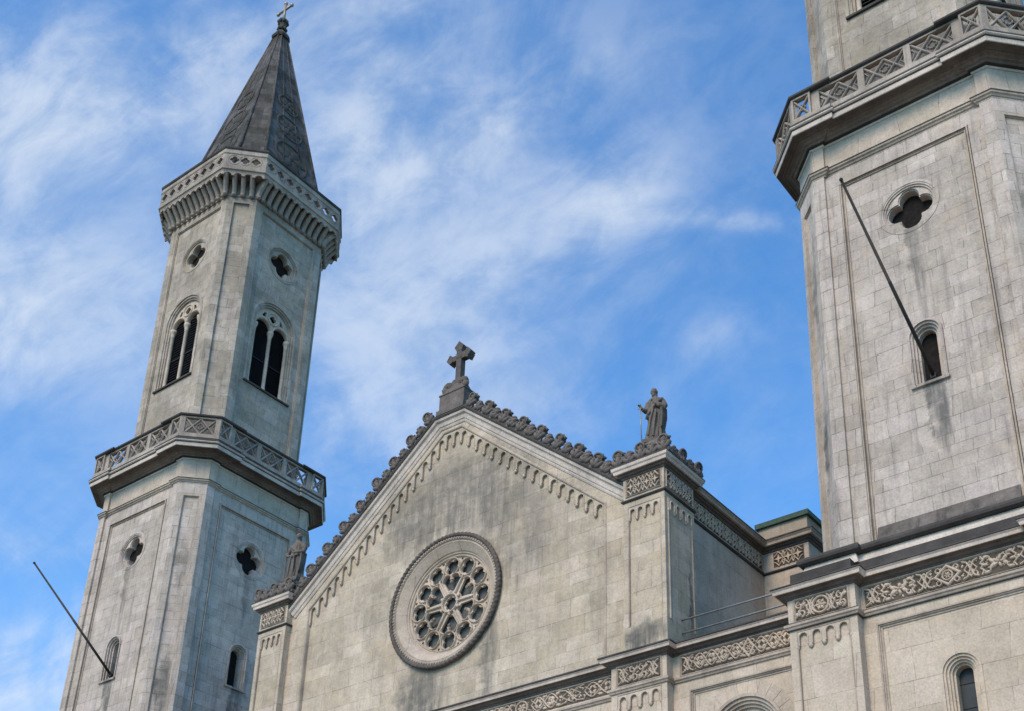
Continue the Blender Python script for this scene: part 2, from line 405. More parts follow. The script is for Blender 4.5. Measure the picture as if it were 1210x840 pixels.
def seg_x(mb, x0, x1, z0, z1, d0, d1, wd, T):
    mx, mz, h = (x0+x1)/2, (z0+z1)/2, (z1-z0)/2
    for s in (1, -1):
        mb.ribbon([(x0+.02, mz - s*h*.92), (x0+.3*(x1-x0), mz - s*h*.75), (mx, mz), (x1-.3*(x1-x0), mz + s*h*.75), (x1-.02, mz + s*h*.92)], wd, d0, d1, False, T)
    q = .42*(x1-x0)
    mb.ribbon([(mx-q*.85, mz), (mx, mz+h*.78), (mx+q*.85, mz), (mx, mz-h*.78)], wd*.8, d0, d1*.9, True, T)
    mb.ell((mx, -d0, mz), (.05, (d1-d0)*1.1, .05), 8, T)
    for sx in (-1, 1):
        for sz in (-1, 1): leaf(mb, mx+sx*q*.2, mz+sz*h*.42, .06, sz*1.2, d0, (d1-d0)*.8, T)
def seg_flower(mb, x0, x1, z0, z1, d0, d1, wd, T):
    mx, mz, h = (x0+x1)/2, (z0+z1)/2, (z1-z0)/2; L = (x1-x0)/2
    for s in (-1, 1):     # curly brackets left and right
        x = mx + s*L*.93
        mb.ribbon([(x-s*.02, mz-h*.95), (x-s*L*.16, mz-h*.55), (x, mz-h*.25), (x-s*L*.12, mz), (x, mz+h*.25), (x-s*L*.16, mz+h*.55), (x-s*.02, mz+h*.95)], wd, d0, d1, False, T)
        for t in (-1, 1):
            mb.ribbon(spiral(mx+s*L*.55, mz+t*h*.52, h*.38, (0 if s > 0 else PI), .8, s*t), wd*.8, d0, d1*.9, False, T)
            leaf(mb, mx+s*L*.33, mz+t*h*.25, .10, s*t*.8, d0, d1-d0, T)
            leaf(mb, mx+s*L*.62, mz+t*h*.80, .09, s*t*.1, d0, d1-d0, T)
        leaf(mb, mx+s*L*.72, mz, .08, 0, d0, d1-d0, T)
    rosette(mb, mx, mz, h*.62, 5, d0, (d1-d0)*1.2, T)
def seg_diamond(mb, x0, x1, z0, z1, d0, d1, wd, T):
    mx, mz, h = (x0+x1)/2, (z0+z1)/2, (z1-z0)/2; L = (x1-x0)/2
    mb.ribbon([(mx-L*.85, mz), (mx, mz+h*1.0), (mx+L*.85, mz), (mx, mz-h*1.0)], wd*1.5, d0, d1*1.1, True, T)
    mb.ribbon(circ(mx, mz, h*.5, 16), wd*.9, d0, d1, True, T)
    rosette(mb, mx, mz, h*.36, 6, d0, (d1-d0), T)
    for sx in (-1, 1):
        for sz in (-1, 1): mb.ribbon(circ(mx+sx*L*.62, mz+sz*h*.66, h*.24, 12), wd*.8, d0, d1, True, T)
def seg_circle(mb, x0, x1, z0, z1, d0, d1, wd, T):
    mx, mz, h = (x0+x1)/2, (z0+z1)/2, (z1-z0)/2
    mb.ribbon(circ(mx, mz, h*.88, 20), wd*1.4, d0, d1*1.1, True, T)
    rosette(mb, mx, mz, h*.6, 6, d0, (d1-d0), T); mb.ribbon(circ(mx, mz, h*.42, 14), wd*.6, d0, d1*.9, True, T)
def seg_scroll(mb, x0, x1, z0, z1, d0, d1, wd, T, s=1):
    mx, mz, h = (x0+x1)/2, (z0+z1)/2, (z1-z0)/2; L = (x1-x0)/2
    for t in (1, -1):
        mb.ribbon(spiral(mx - s*t*L*.2, mz + t*h*.46, h*.42, PI*(.5 if t > 0 else 1.5), 1.0, s), wd, d0, d1, False, T)
        leaf(mb, mx + s*t*L*.55, mz + t*h*.5, .09, .6*t, d0, d1-d0, T)
    mb.ribbon([(x0+.02, mz-s*h*.85), (mx, mz), (x1-.02, mz+s*h*.85)], wd, d0, d1, False, T)
def seg_knot(mb, x0, x1, z0, z1, d0, d1, wd, T):
    """running interlace with leaves in its eyes"""
    zc, h = (z0+z1)/2, (z1-z0)/2; n = max(1, round((x1-x0)/.95)); per = (x1-x0)/n
    for ph in (0, PI): mb.ribbon(wave(x0, x1, zc, h*.86, per, ph, 16), wd, d0, d1, False, T)
    for ph in (PI/2, -PI/2): mb.ribbon(wave(x0, x1, zc, h*.55, per/1.5, ph, 14), wd*.7, d0, d1*.88, False, T)
    for i in range(n*2):
        x = x0 + per*(i+.5)/2
        for t in (-1, 1):
            leaf(mb, x-.07, zc+t*h*.30, .08, t*1.0, d0, d1-d0, T); leaf(mb, x+.07, zc+t*h*.30, .08, -t*1.0, d0, d1-d0, T)
        leaf(mb, x+per/4-.02, zc+h*.74, .08, 0, d0, d1-d0, T); leaf(mb, x+per/4, zc-h*.74, .08, 0, d0, d1-d0, T)
SEG = dict(X=seg_x, F=seg_flower, D=seg_diamond, C=seg_circle, S=seg_scroll, K=seg_knot)
def band(mb, x0, x1, z0, z1, d, pattern, T=None, wd=.05, relief=.055):
    """pattern: [(code, relative width)]"""
    tot = sum(p[1] for p in pattern); x = x0
    for c, wv in pattern:
        x2 = x + (x1-x0)*wv/tot
        SEG[c](mb, x, x2, z0+.03, z1-.03, d, d+relief, wd, T)
        x = x2
    rr = random.Random(int(x0*31+z0*7))          # small worn leaves between the straps, a few of them lost
    for i in range(int((x1-x0)*34)):
        u, v, r_ = rr.uniform(x0+.05, x1-.05), rr.uniform(z0+.07, z1-.07), rr.uniform(.025, .05)
        leaf(mb, u, v, r_, rr.uniform(0, 3.1), d, relief*rr.uniform(.35, .75), T)
def lattice(mb, x0, x1, z0, z1, d, n, T=None, relief=.06):
    """the upper friezes: rows of pierced crosses joined by little arches"""
    W_ = (x1-x0)/n; h = (z1-z0); rows = 2 if n > 5 else 2
    for i in range(n):
        cx = x0 + (i+.5)*W_; zc = (z0+z1)/2
        for a in range(4):
            t = PI/4 + a*PI/2 if False else a*PI/2
            R = min(W_, h)*.46; 
            mb.plate([(cx+R*math.cos(t-.0)*1.0, zc+R*math.sin(t)), (cx+R*.30*math.cos(t+PI/4), zc+R*.30*math.sin(t+PI/4)), (cx, zc), (cx+R*.30*math.cos(t-PI/4), zc+R*.30*math.sin(t-PI/4))], [], d, d+relief, T)
        for s in (-1, 1):
            mb.ribbon([(cx - W_/2 + W_*j/8, zc + s*(h*.5 - h*.30*abs(math.cos(PI*j/8))**1.0 - .0)) for j in range(9)], .055, d, d+relief, False, T)
        if i < n-1:
            x = cx + W_/2
            mb.ribbon([(x, z0+.01), (x-.07, zc-.1), (x, zc), (x+.07, zc+.1), (x, z1-.01)], .05, d, d+relief, False, T)
            mb.ribbon([(x, z0+.01), (x+.07, zc-.1), (x, zc), (x-.07, zc+.1), (x, z1-.01)], .05, d, d+relief, False, T)
def frame_panel(mb, x0, x1, z0, z1, d, T=None, wd=.05):
    mb.vsweep([(x0, z0), (x0, z1), (x1, z1), (x1, z0)], [(0, d-.02), (0, d+.03), (wd*.5, d+.045), (wd, d+.02), (wd, d-.02)], True, T)
def arcade_row(mb, u0, u1, z_of, n, h, d0, d1, T=None, drop=.42, top=.0):
    """hanging arcade: plate with scalloped lower edge following z_of(u) (its upper edge), pendants with drops"""
    W_ = (u1-u0)/n; pw = W_*.16; r = W_/2 - pw
    up = [(u0 + (u1-u0)*i/ (n*2), z_of(u0 + (u1-u0)*i/(n*2))) for i in range(n*2+1)]
    low = []
    for i in range(n):
        c = u0 + (i+.5)*W_; zl = z_of(c) - h
        zA = z_of(u0+i*W_) - h - drop + .0; zB = z_of(u0+(i+1)*W_) - h - drop
        low.append((c-r, zA)) ; low.append((c-r, zl))
        for j in range(1, 8): t = PI - PI*j/8; low.append((c + r*math.cos(t), zl + r*math.sin(t)*.95))
        low.append((c+r, zl)); low.append((c+r, zB))
    outl = [(u0, z_of(u0)-h-drop)] + low + [(u1, z_of(u1)-h-drop)]
    # drop duplicates
    pts = outl + up[::-1]; res = [pts[0]]
    for p in pts[1:]:
        if abs(p[0]-res[-1][0]) + abs(p[1]-res[-1][1]) > 1e-4: res.append(p)
    mb.plate(res, [], d0, d1, T)
    for i in range(n):
        c = u0 + (i+.5)*W_; zl = z_of(c) - h
        path = [(c-r, z_of(u0+i*W_)-h-drop+.02), (c-r, zl)] + [(c + r*math.cos(PI-PI*j/8), zl + r*math.sin(PI-PI*j/8)*.95) for j in range(1, 8)] + [(c+r, zl), (c+r, z_of(u0+(i+1)*W_)-h-drop+.02)]
        mb.ribbon(path, .045, d1-.01, d1+.025, False, T)
    for i in range(n+1):
        u = u0 + i*W_; z = z_of(u) - h - drop
        mb.ell((u, -(d0+d1)/2, z-.01), (max(pw*1.15, .055), (d1-d0)*.75, .085), 8, T)

# ------------------------------------------------------------------ BELL TOWER
S1, W1, B1, ST = 4.06, 3.13, 2.70, .10
S2, W2, B2 = 3.52, 2.40, 2.05
TX, TY = 20.13, 35.2
def outline(S, w, b, st, off=0):
    pts = []
    for k in range(4):
        c, s = round(math.cos(k*PI/2)), round(math.sin(k*PI/2))
        L = [(-w, -S), (-b, -S), (-b, -S+st), (b, -S+st), (b, -S), (w, -S)] if st else [(-w, -S), (w, -S)]
        for x, y in L: pts.append((x*c - y*s, x*s + y*c))
    return pts
k22 = math.tan(PI/8)
LABT = {'l': 'far bell tower left of the gable, complete with dark pointed spire', 'r': 'near bell tower at the right edge, cut off above its lattice balustrade'}
tower = thing('bell_tower', LABT['l'], 'church tower', (-TX, TY, 0), 'twin bell towers flanking the gabled front')

def bat(z): return .05 + .16*(34-z)/14.7          # the lower shaft leans in slightly
def batter(mb):
    mb.v = [(x*(1+bat(z)/S1), y*(1+bat(z)/S1), z) for x, y, z in mb.v]
    return mb
def slot_window(parent, T, z0, zs, kind='slot'):
    wn = thing_part('slot_window', parent, T)
    f = MB()
    steps = [(.56, .49, .04, -.10), (.49, .42, -.03, -.2), (.42, .35, -.12, -.32), (.35, .28, -.22, -.45)]
    for (ro, ri, d1, d0) in steps: f.plate(arch(0, z0, zs, ro), [arch(0, z0+.001, zs, ri)], d0, d1)
    f.box(-.60, .60, -.10, .5, z0-.09, z0+.0)
    f.build('frame', M['tower'], wn)
    g = MB(); g.plate(arch(0, z0+.005, zs, .31), [], -.50, -.44)
    g.build('pane', M['dark'], wn)
    return wn
def thing_part(name, parent, T):
    o = bpy.data.objects.new(name, None); sc.collection.objects.link(o); o.parent = parent; o.matrix_local = T; return o

def make_tower(root):
    zb, zstr = 19.30, 34.2
    # lower shaft ----------------------------------------------------
    sh = MB(); mo = MB(); fa = MB(); gv = MB()
    for k in range(4):
        T = rz(k*PI/2) @ tr(0, -S1, 0)
        for s in (-1, 1):
            a, b = sorted((s*W1, s*B1)); sh.plate(rect(a, b, zb, 34.0), [], -.6, 0, T)
        PW, PZ = 2.2, 33.38
        sh.plate(rect(-B1-.02, B1+.02, zb, 34.0), [rect(-PW, PW, zb+.001, PZ)], -.35, -ST, T)
        sh.plate(rect(-PW-.01, PW+.01, zb+.002, PZ+.01), [circ(0, 31.22, .93, 32), arch(0, 24.36, 26.08, .55)], -.60, -ST-.07, T)
        mo.vsweep([(-PW, zb+.1), (-PW, PZ), (PW, PZ), (PW, zb+.1)], [(0, -.12), (0, -.07), (-.045, -.055), (-.045, -.09), (-.085, -.09), (-.085, -.125), (-.13, -.125), (-.13, -.2)], False, T)
        gv.vsweep([(-PW+.055, zb+.1), (-PW+.055, PZ-.055), (PW-.055, PZ-.055), (PW-.055, zb+.1)], [(0, -.10), (0, -.083), (-.022, -.083), (-.022, -.10)], False, T)
        gv.vsweep([(-PW-.02, zb+.1), (-PW-.02, PZ+.02), (PW+.02, PZ+.02), (PW+.02, zb+.1)], [(0, -.12), (0, -.09), (-.022, -.09), (-.022, -.12)], False, T)
        sh.box(-PW+.05, PW-.05, .22, .9, zb+.02, 19.6, T)
        T = rz(k*PI/2 + PI/4) @ tr(0, -(S1+W1)/math.sqrt(2), 0)
        hw = (S1-W1)/math.sqrt(2)
        sh.plate(rect(-hw, hw, zb, 34.0), [rect(-.40, .40, zb+.6, 33.3)], -.3, 0, T)
        sh.plate(rect(-.41, .41, zb+.5, 33.31), [], -.25, -.09, T)
        mo.vsweep([(-.40, zb+.62), (-.40, 33.3), (.40, 33.3), (.40, zb+.62)], [(0, -.05), (0, .0), (-.04, .0), (-.04, -.05), (-.08, -.05), (-.08, -.2)], False, T)
    batter(sh); batter(mo); batter(gv)
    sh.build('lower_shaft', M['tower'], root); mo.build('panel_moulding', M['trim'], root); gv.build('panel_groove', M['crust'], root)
    O1 = outline(S1, W1, B1, ST)
    st = MB(); st.sweep(O1, [(-.1, 33.93), (.03, 33.95), (.05, 34.0), (.10, 34.02), (.12, 34.08), (.17, 34.10), (.19, 34.18), (.10, 34.21), (-.1, 34.22)])
    st.build('string_course', M['trim'], root)
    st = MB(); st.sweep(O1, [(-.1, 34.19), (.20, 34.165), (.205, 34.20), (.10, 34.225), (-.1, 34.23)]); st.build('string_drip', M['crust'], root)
    fa.sweep(O1, [(-.12, 34.15), (.0, 34.2), (0, 35.40), (-.12, 35.42)]); fa.build('plain_fascia', M['fascia'], root)
    c = MB(); c.sweep(O1, [(-.1, 35.375), (.05, 35.38), (.055, 35.42), (.13, 35.43), (.13, 35.46), (-.1, 35.47)]); c.build('cornice_shadow_groove', M['crust'], root)
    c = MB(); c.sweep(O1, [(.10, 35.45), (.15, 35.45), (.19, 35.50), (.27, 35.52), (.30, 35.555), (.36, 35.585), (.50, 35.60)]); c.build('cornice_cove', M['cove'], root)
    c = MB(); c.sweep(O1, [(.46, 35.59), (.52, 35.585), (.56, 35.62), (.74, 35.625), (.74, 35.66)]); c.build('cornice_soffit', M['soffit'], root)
    c = MB(); c.sweep(O1, [(-.1, 35.30), (.03, 35.31), (.06, 35.345), (.06, 35.375), (-.1, 35.38)]); c.build('cornice_bead', M['pale'], root)
    c = MB(); c.sweep(O1, [(.60, 35.655), (.74, 35.64), (.76, 35.655), (.77, 35.84), (.70, 35.845)]); c.build('cornice_nose', M['pale'], root)
    c = MB(); c.sweep(O1, [(.70, 35.835), (.79, 35.84), (.80, 35.87), (.70, 35.875)]); c.build('cornice_groove', M['crust'], root)
    c = MB(); c.sweep(O1, [(.70, 35.872), (.82, 35.875), (.86, 35.91), (.86, 35.955), (.80, 35.96)]); c.build('cornice_lip', M['pale'], root)
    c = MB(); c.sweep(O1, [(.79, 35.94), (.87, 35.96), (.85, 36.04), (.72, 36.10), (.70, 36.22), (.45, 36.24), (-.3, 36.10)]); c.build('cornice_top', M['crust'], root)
    # balustrade -----------------------------------------------------
    bal = MB(); OB = .70
    bal.sweep(O1, [(OB-.22, 36.2), (OB+.02, 36.2), (OB+.02, 36.34), (OB-.22, 36.34), (OB-.22, 36.2)])
    wB = W1 + OB*k22
    slots = []
    z0, z1 = 36.42, 37.30
    for k in range(4):
        T = rz(k*PI/2) @ tr(0, -S1-OB, 0)
        for s in (-1, 1):
            a, b = sorted((s*wB, s*(B1+OB*0+.0)))
            cxs = s*(wB+B1)/2
            bal.plate(rect(a, b, 36.33, 37.40), [rect(cxs-.29, cxs+.29, z0, z1)], -.20, 0, T)
            slots.append(('s', T @ tr(cxs, 0, 0)))
        T2 = T @ tr(0, ST, 0)
        bal.plate(rect(-B1-.0, B1+.0, 36.33, 37.40), [rect(x-.72, x+.72, z0, z1) for x in (-1.68, 0, 1.68)], -.20, 0, T2)
        for x in (-1.68, 0, 1.68): slots.append(('w', T2 @ tr(x, 0, 0)))
        T = rz(k*PI/2 + PI/4) @ tr(0, -(S1+OB+wB)/math.sqrt(2), 0); hw = (S1+OB-wB)/math.sqrt(2)
        bal.plate(rect(-hw, hw, 36.33, 37.40), [rect(-.72, .72, z0, z1)], -.20, 0, T)
        slots.append(('w', T))
    balo = bal.build('balustrade', M['parapet'], root)
    r = MB(); r.sweep(O1, [(OB-.26, 37.38), (OB+.04, 37.38), (OB+.09, 37.42), (OB+.09, 37.50), (OB-.02, 37.53), (OB-.26, 37.53), (OB-.26, 37.38)])
    r.build('handrail', M['crust'], balo)
    def lat(hw, n):
        m = MB(); zc = (z0+z1)/2; wd = .10
        cell = 2*hw/n
        for i in range(n):
            xa, xb = -hw + i*cell, -hw + (i+1)*cell
            m.ribbon([(xa, z0), (xb, z1)], wd, -.14, -.03); m.ribbon([(xa, z1), (xb, z0)], wd, -.145, -.035)
        if n == 2:
            m.ribbon(foil(0, zc, .17, 4, 0, 4), .05, -.13, -.04, True); m.ribbon([(-.34, zc), (0, z1-.02), (.34, zc), (0, z0+.02)], .06, -.135, -.04, True)
            for s in (-1, 1): m.ribbon([(s*hw, zc-.22), (s*(hw-.14), zc), (s*hw, zc+.22)], .045, -.13, -.05)
        else:
            m.ribbon(circ(0, zc, .13, 12), .05, -.13, -.05, True)
        return m.mesh('lattice_panel', M['parapet'])
    mw = lat(.72, 2); ms_ = lat(.29, 1)
    for kd, T in slots: link('lattice_panel', mw if kd == 'w' else ms_, balo, T)
    # inner terrace deck
    dk = MB(); dk.plate([(x, y) for x, y in outline(S1+.5, W1+.3, B1, 0)], [], 0, .1, tr(0, 0, 36.0) @ Matrix.Rotation(PI/2, 4, 'X').inverted()) if False else None
    # upper shaft ----------------------------------------------------
    up = MB(); mo2 = MB(); za, zt = 36.1, 53.05
    for k in range(4):
        T = rz(k*PI/2) @ tr(0, -S2, 0)
        for s in (-1, 1):
            a, b = sorted((s*W2, s*B2)); up.plate(rect(a, b, za, zt), [], -.6, 0, T)
        up.plate(rect(-B2-.02, B2+.02, za, zt), [rect(-1.95, 1.95, za+.001, 52.62)], -.3, -.012, T)
        up.plate(rect(-1.96, 1.96, za+.002, 52.63), [circ(0, 50.09, 1.0, 32), arch(0, 41.55, 45.75, 1.46, 24)], -.45, -.14, T)
        mo2.vsweep([(-1.95, za+.1), (-1.95, 52.62), (1.95, 52.62), (1.95, za+.1)], [(0, -.06), (0, -.02), (-.07, -.03), (-.07, -.08), (-.11, -.08), (-.11, -.2)], False, T)
        T = rz(k*PI/2 + PI/4) @ tr(0, -(S2+W2)/math.sqrt(2), 0); hw = (S2-W2)/math.sqrt(2)
        up.plate(rect(-hw, hw, za, zt), [rect(-.42, .42, za+.6, 52.6)], -.3, 0, T)
        up.plate(rect(-.43, .43, za+.5, 52.61), [], -.25, -.12, T)
    ft_ = MB(); ft_.sweep(outline(S2, W2, B2, 0), [(-.1, 36.05), (.03, 36.05), (.03, 38.3), (.0, 38.4), (-.2, 38.4)]); ft_.build('shaft_dark_band', M['mottled_dark'], root)  # dark stone band added so the balustrade openings in front read dark
    up.build('upper_shaft', M['tower_up'], root); mo2.build('panel_moulding', M['trim'], root)
    dkk = MB(); oo = outline(S1+.35, W1+.14, 0, 0)
    dkk.add([(x, y, 36.04) for x, y in oo] + [(x, y, 36.08) for x, y in oo], [tuple(range(8))[::-1], tuple(range(8, 16))] + [(i, (i+1) % 8, 8+(i+1) % 8, 8+i) for i in range(8)])
    dkk.build('terrace_deck', M['crust'], root)
    # windows --------------------------------------------------------
    qf_meshes = {}
    def qwin(zc, R, lobe_r, mat):
        f = MB(); n = 40
        # concentric mouldings
        for (ro, ri, d1, d0) in ((R+.03, R-.06, .02, -.1), (R-.06, R-.12, .0, -.15), (R-.12, R-.18, -.04, -.2)):
            f.plate(circ(0, zc, ro, n), [circ(0, zc, ri, n)], d0, d1)
        f.plate(circ(0, zc, R-.16, n), [foil(0, zc, lobe_r*1.07, 4, 0, 10, .47)], -.19, -.09)
        f.plate(circ(0, zc, R-.15, n), [foil(0, zc, lobe_r*1.02, 4, 0, 10, .455)], -.42, -.14)
        return f.mesh('frame', mat)
    q1 = qwin(31.22, 1.0, .74, M['tower']); q2 = qwin(50.09, 1.08, .74, M['tower_up'])
    dkm = MB(); dkm.plate(circ(0, 0, .84, 24), [], -.46, -.415); dkm = dkm.mesh('dark_opening', M['dark'])
    # louvred belfry window
    zs0, zsp = 41.55, 45.75
    lf = MB()
    for (ro, ri, d1, d0) in ((1.56, 1.42, .03, -.1), (1.42, 1.30, -.03, -.2), (1.30, 1.20, -.10, -.3)):
        lf.plate(arch(0, zs0, zsp, ro, 24), [arch(0, zs0+.001, zsp, ri, 24)], d0, d1)
    lf = lf.mesh('frame', M['tower_up'])
    sill = MB(); sill.box(-1.55, 1.55, -.10, .5, zs0-.10, zs0+.0); sill = sill.mesh('sill', M['crust'])
    tra = MB()
    zc2 = 45.50
    h1 = arch(-.60, zs0-.5, zc2, .50, 14); h2 = arch(.60, zs0-.5, zc2, .50, 14)
    # tympanum plate with two light heads, a small quatrefoil and two spandrel eyes
    outl = [(-1.22, zc2-.02), ] + [(-1.10, zc2-.02)] + [(-.60 + .50*math.cos(PI-PI*i/12), zc2 + .50*math.sin(PI*i/12)) for i in range(13)] + \
           [(.60 + .50*math.cos(PI-PI*i/12), zc2 + .50*math.sin(PI*i/12)) for i in range(13)] + [(1.22, zc2-.02)] + \
           [(1.22*math.cos(PI*i/20), zsp + 1.22*math.sin(PI*i/20)) for i in range(21)]
    res = [outl[0]]
    for p in outl[1:]:
        if abs(p[0]-res[-1][0]) + abs(p[1]-res[-1][1]) > 1e-3: res.append(p)
    tra.plate(res, [foil(0, 46.36, .23, 4, 0, 6), [(-.50, 46.22), (-.74, 46.24), (-.62, 46.50), (-.46, 46.56)], [(.50, 46.22), (.46, 46.56), (.62, 46.50), (.74, 46.24)]], -.36, -.2)
    tra.ribbon(circ(0, 46.36, .36, 18), .07, -.22, -.15, True)
    for s in (-1, 1): tra.ribbon([(s*.60 + .56*math.cos(PI*i/14), zc2 + .56*math.sin(PI*i/14)) for i in range(15)], .08, -.22, -.14)
    tra = tra.mesh('tracery', M['carved'])
    col = MB(); col.lathe([(.0, zs0), (.17, zs0), (.17, zs0+.12), (.13, zs0+.25), (.10, zs0+.4), (.10, zc2-.45), (.12, zc2-.42), (.10, zc2-.38), (.15, zc2-.18), (.18, zc2-.12), (.18, zc2+.02), (0, zc2+.02)], 14, tr(0, .30, 0))
    col = col.mesh('column', M['carved'])
    lv = MB()
    for s in (-1, 1):
        n = 26
        for i in range(n):
            z = zs0 + .05 + (4.5)*i/n
            lv.add([(s*.60-.52, .36, z), (s*.60+.52, .36, z), (s*.60+.52, .52, z+.14), (s*.60-.52, .52, z+.14), (s*.60-.52, .36, z+.02), (s*.60+.52, .36, z+.02), (s*.60+.52, .52, z+.16), (s*.60-.52, .52, z+.16)],
                   [(0,3,2,1),(4,5,6,7),(0,1,5,4),(1,2,6,5),(2,3,7,6),(3,0,4,7)])
        lv.box(s*.60-.50, s*.60+.50, .33, .36, zs0+1.95, zs0+2.0)
    lv.box(-1.2, 1.2, .56, .6, zs0, 46.9)
    lv = lv.mesh('louvre_blades', M['louvre'])
    for k in range(4):
        R = rz(k*PI/2)
        for nm, me, zc, S in (('lower', q1, 31.22, S1-ST-.07+bat(31.22)), ('upper', q2, 50.09, S2-.14)):
            q = thing_part('quatrefoil_window', root, R @ tr(0, -S, 0))
            link('frame', me, q, Matrix()); link('dark_opening', dkm, q, tr(0, 0, zc))
        slot_window(root, R @ tr(0, -S1+ST+.07-bat(25.4), 0), 24.36, 26.08)
        b = thing_part('belfry_window', root, R @ tr(0, -S2+.14, 0))
        link('frame', lf, b, Matrix()); link('sill', sill, b, Matrix()); link('tracery', tra, b, Matrix()); link('louvre_blades', lv, b, Matrix())
        link('column', col, b, Matrix())
        link('column', col, b, tr(-1.12, -.04, 0)); link('column', col, b, tr(1.12, -.04, 0))
    # corbel table, parapet ------------------------------------------
    O2 = outline(S2, W2, B2, 0)
    ct_ = MB(); ct_.sweep(O2, [(-.3, 52.98), (.04, 53.0), (.06, 53.1), (.0, 53.12), (.0, 54.2), (-.3, 54.2)])
    OC = .80; wC = W2 + OC*k22
    ct_.sweep(O2, [(.70, 54.02), (OC, 54.02), (OC+.03, 54.12), (OC+.10, 54.16), (OC+.10, 54.26), (-.2, 54.27), (-.2, 54.1), (.70, 54.1)])
    def arches(hw, n):
        W_ = 2*hw/n; pts = []
        for i in range(n):
            c_ = -hw + (i+.5)*W_; r_ = W_*.36
            pts += [(c_-W_/2, 53.80), (c_-r_, 53.80)] + [(c_ + r_*math.cos(PI-PI*j/8), 53.82 + .8*r_*math.sin(PI*j/8)) for j in range(9)] + [(c_+r_, 53.80)]
        pts += [(hw, 53.80), (hw, 54.06), (-hw, 54.06)]
        out_ = [pts[0]]
        for p in pts[1:]:
            if abs(p[0]-out_[-1][0]) + abs(p[1]-out_[-1][1]) > 1e-4: out_.append(p)
        return out_
    ctab = None
    con = MB()
    # rounded bracket leaning outwards, knob at its foot
    prof = [(.10, 53.06), (.18, 53.10), (.32, 53.38), (.56, 53.70), (.76, 53.97), (.76, 54.06), (-.02, 54.06), (-.02, 53.14)]
    hwc = .125
    vs = []; fs = []
    ring = []
    for (o_, z_) in prof[:6]:
        vs += [(-hwc, -o_+.05, z_+.03), (-hwc*.7, -o_-.02, z_), (0, -o_-.05, z_-.01), (hwc*.7, -o_-.02, z_), (hwc, -o_+.05, z_+.03)]
    for i in range(5):
        for j in range(4): fs.append((i*5+j, i*5+j+1, (i+1)*5+j+1, (i+1)*5+j))
    b0 = len(vs)
    vs += [(-hwc, .1, 54.08), (hwc, .1, 54.08), (-hwc, .1, 53.14), (hwc, .1, 53.14)]
    fs.append((0, 5, 10, 15, 20, 25, b0, b0+2)); fs.append((4, b0+3, b0+1, 29, 24, 19, 14, 9)); fs.append((0, b0+2, b0+3, 4, 3, 2, 1)); fs.append((25, 26, 27, 28, 29, b0+1, b0))
    con.add(vs, fs); con.ell((0, -.14, 53.02), (.135, .14, .12), 10); con.box(-.13, .13, -.26, .05, 53.93+.05, 54.05) if False else None
    con.box(-.125, .125, -.80, .02, 54.0, 54.055)
    con = con.mesh('console', M['parapet'])
    for k in range(4):
        T = rz(k*PI/2) @ tr(0, -S2, 0)
        ct_.plate(arches(wC, 12), [], OC-.10, OC-.0, T)
        T = rz(k*PI/2 + PI/4) @ tr(0, -(S2+W2)/math.sqrt(2), 0); hw = (S2+OC-wC)/math.sqrt(2)
        ct_.plate(arches(hw, 4), [], OC-.10, OC-.0, T)
    ctab = ct_.build('corbel_table', M['parapet'], root)
    for k in range(4):
        for i in range(12):
            u = -wC + (i+.0)*2*wC/12 if i else -wC
            uu = (-W2 + 2*W2*i/12)*.5 + (-wC + 2*wC*i/12)*.5
            if i == 0: uu = -W2-.02
            link('console', con, ctab, rz(k*PI/2) @ tr(uu + .0, -S2, 0))
        hw = (S2+OC-wC)/math.sqrt(2); hw0 = (S2-W2)/math.sqrt(2)
        for i in range(4):
            uu = (-hw0 + 2*hw0*i/4)*.55 + (-hw + 2*hw*i/4)*.45
            link('console', con, ctab, rz(k*PI/2 + PI/4) @ tr(uu, -(S2+W2)/math.sqrt(2), 0))
    pp = MB(); OP = .86; wP = W2 + OP*k22
    for k in range(4):
        T = rz(k*PI/2) @ tr(0, -S2-OP, 0); n = 8
        us = [-wP + 2*wP*(i+.5)/n for i in range(n)]
        pp.plate(rect(-wP, wP, 54.2, 55.62), [foil(u, 54.85, .25, 4, PI/4*0, 5, .5) for u in us], -.18, 0, T)
        for u in us: pp.ribbon(circ(u, 54.85, .33, 14), .045, -.01, .02, True, T)
        T = rz(k*PI/2 + PI/4) @ tr(0, -(S2+OP+wP)/math.sqrt(2), 0); hw = (S2+OP-wP)/math.sqrt(2)
        us = [-.58, 0, .58]
        pp.plate(rect(-hw, hw, 54.2, 55.62), [foil(u, 54.85, .25, 4, 0, 5, .5) for u in us], -.18, 0, T)
        for u in us: pp.ribbon(circ(u, 54.85, .33, 14), .045, -.01, .02, True, T)
    pp.sweep(O2, [(OP-.2, 55.25), (OP+.02, 55.25), (OP+.05, 55.3), (OP+.02, 55.36), (OP-.2, 55.36)])
    ppo = pp.build('parapet', M['parapet'], root)
    cp = MB(); cp.sweep(O2, [(OP-.24, 55.6), (OP+.03, 55.6), (OP+.07, 55.66), (OP+.07, 55.76), (OP-.24, 55.78), (OP-.24, 55.6)]); cp.build('coping', M['crust'], ppo)
    # spire ----------------------------------------------------------
    SB, wb, zb_, SC, wc, zt_ = 3.62, 2.36, 54.3, .36, .22, 70.35
    sp = MB()
    bot = outline(SB, wb, 0, 0); top = outline(SC, wc, 0, 0)
    vs = [(x, y, zb_) for x, y in bot] + [(x, y, zt_) for x, y in top]
    sp.add(vs, [(i, (i+1) % 8, 8+(i+1) % 8, 8+i) for i in range(8)] + [tuple(range(8, 16))])
    spo = sp.build('spire', M['spire'], root)
    rb = MB()
    for i in range(8):
        rb.tube([vs[i], vs[8+i]], [.13, .05], 6)
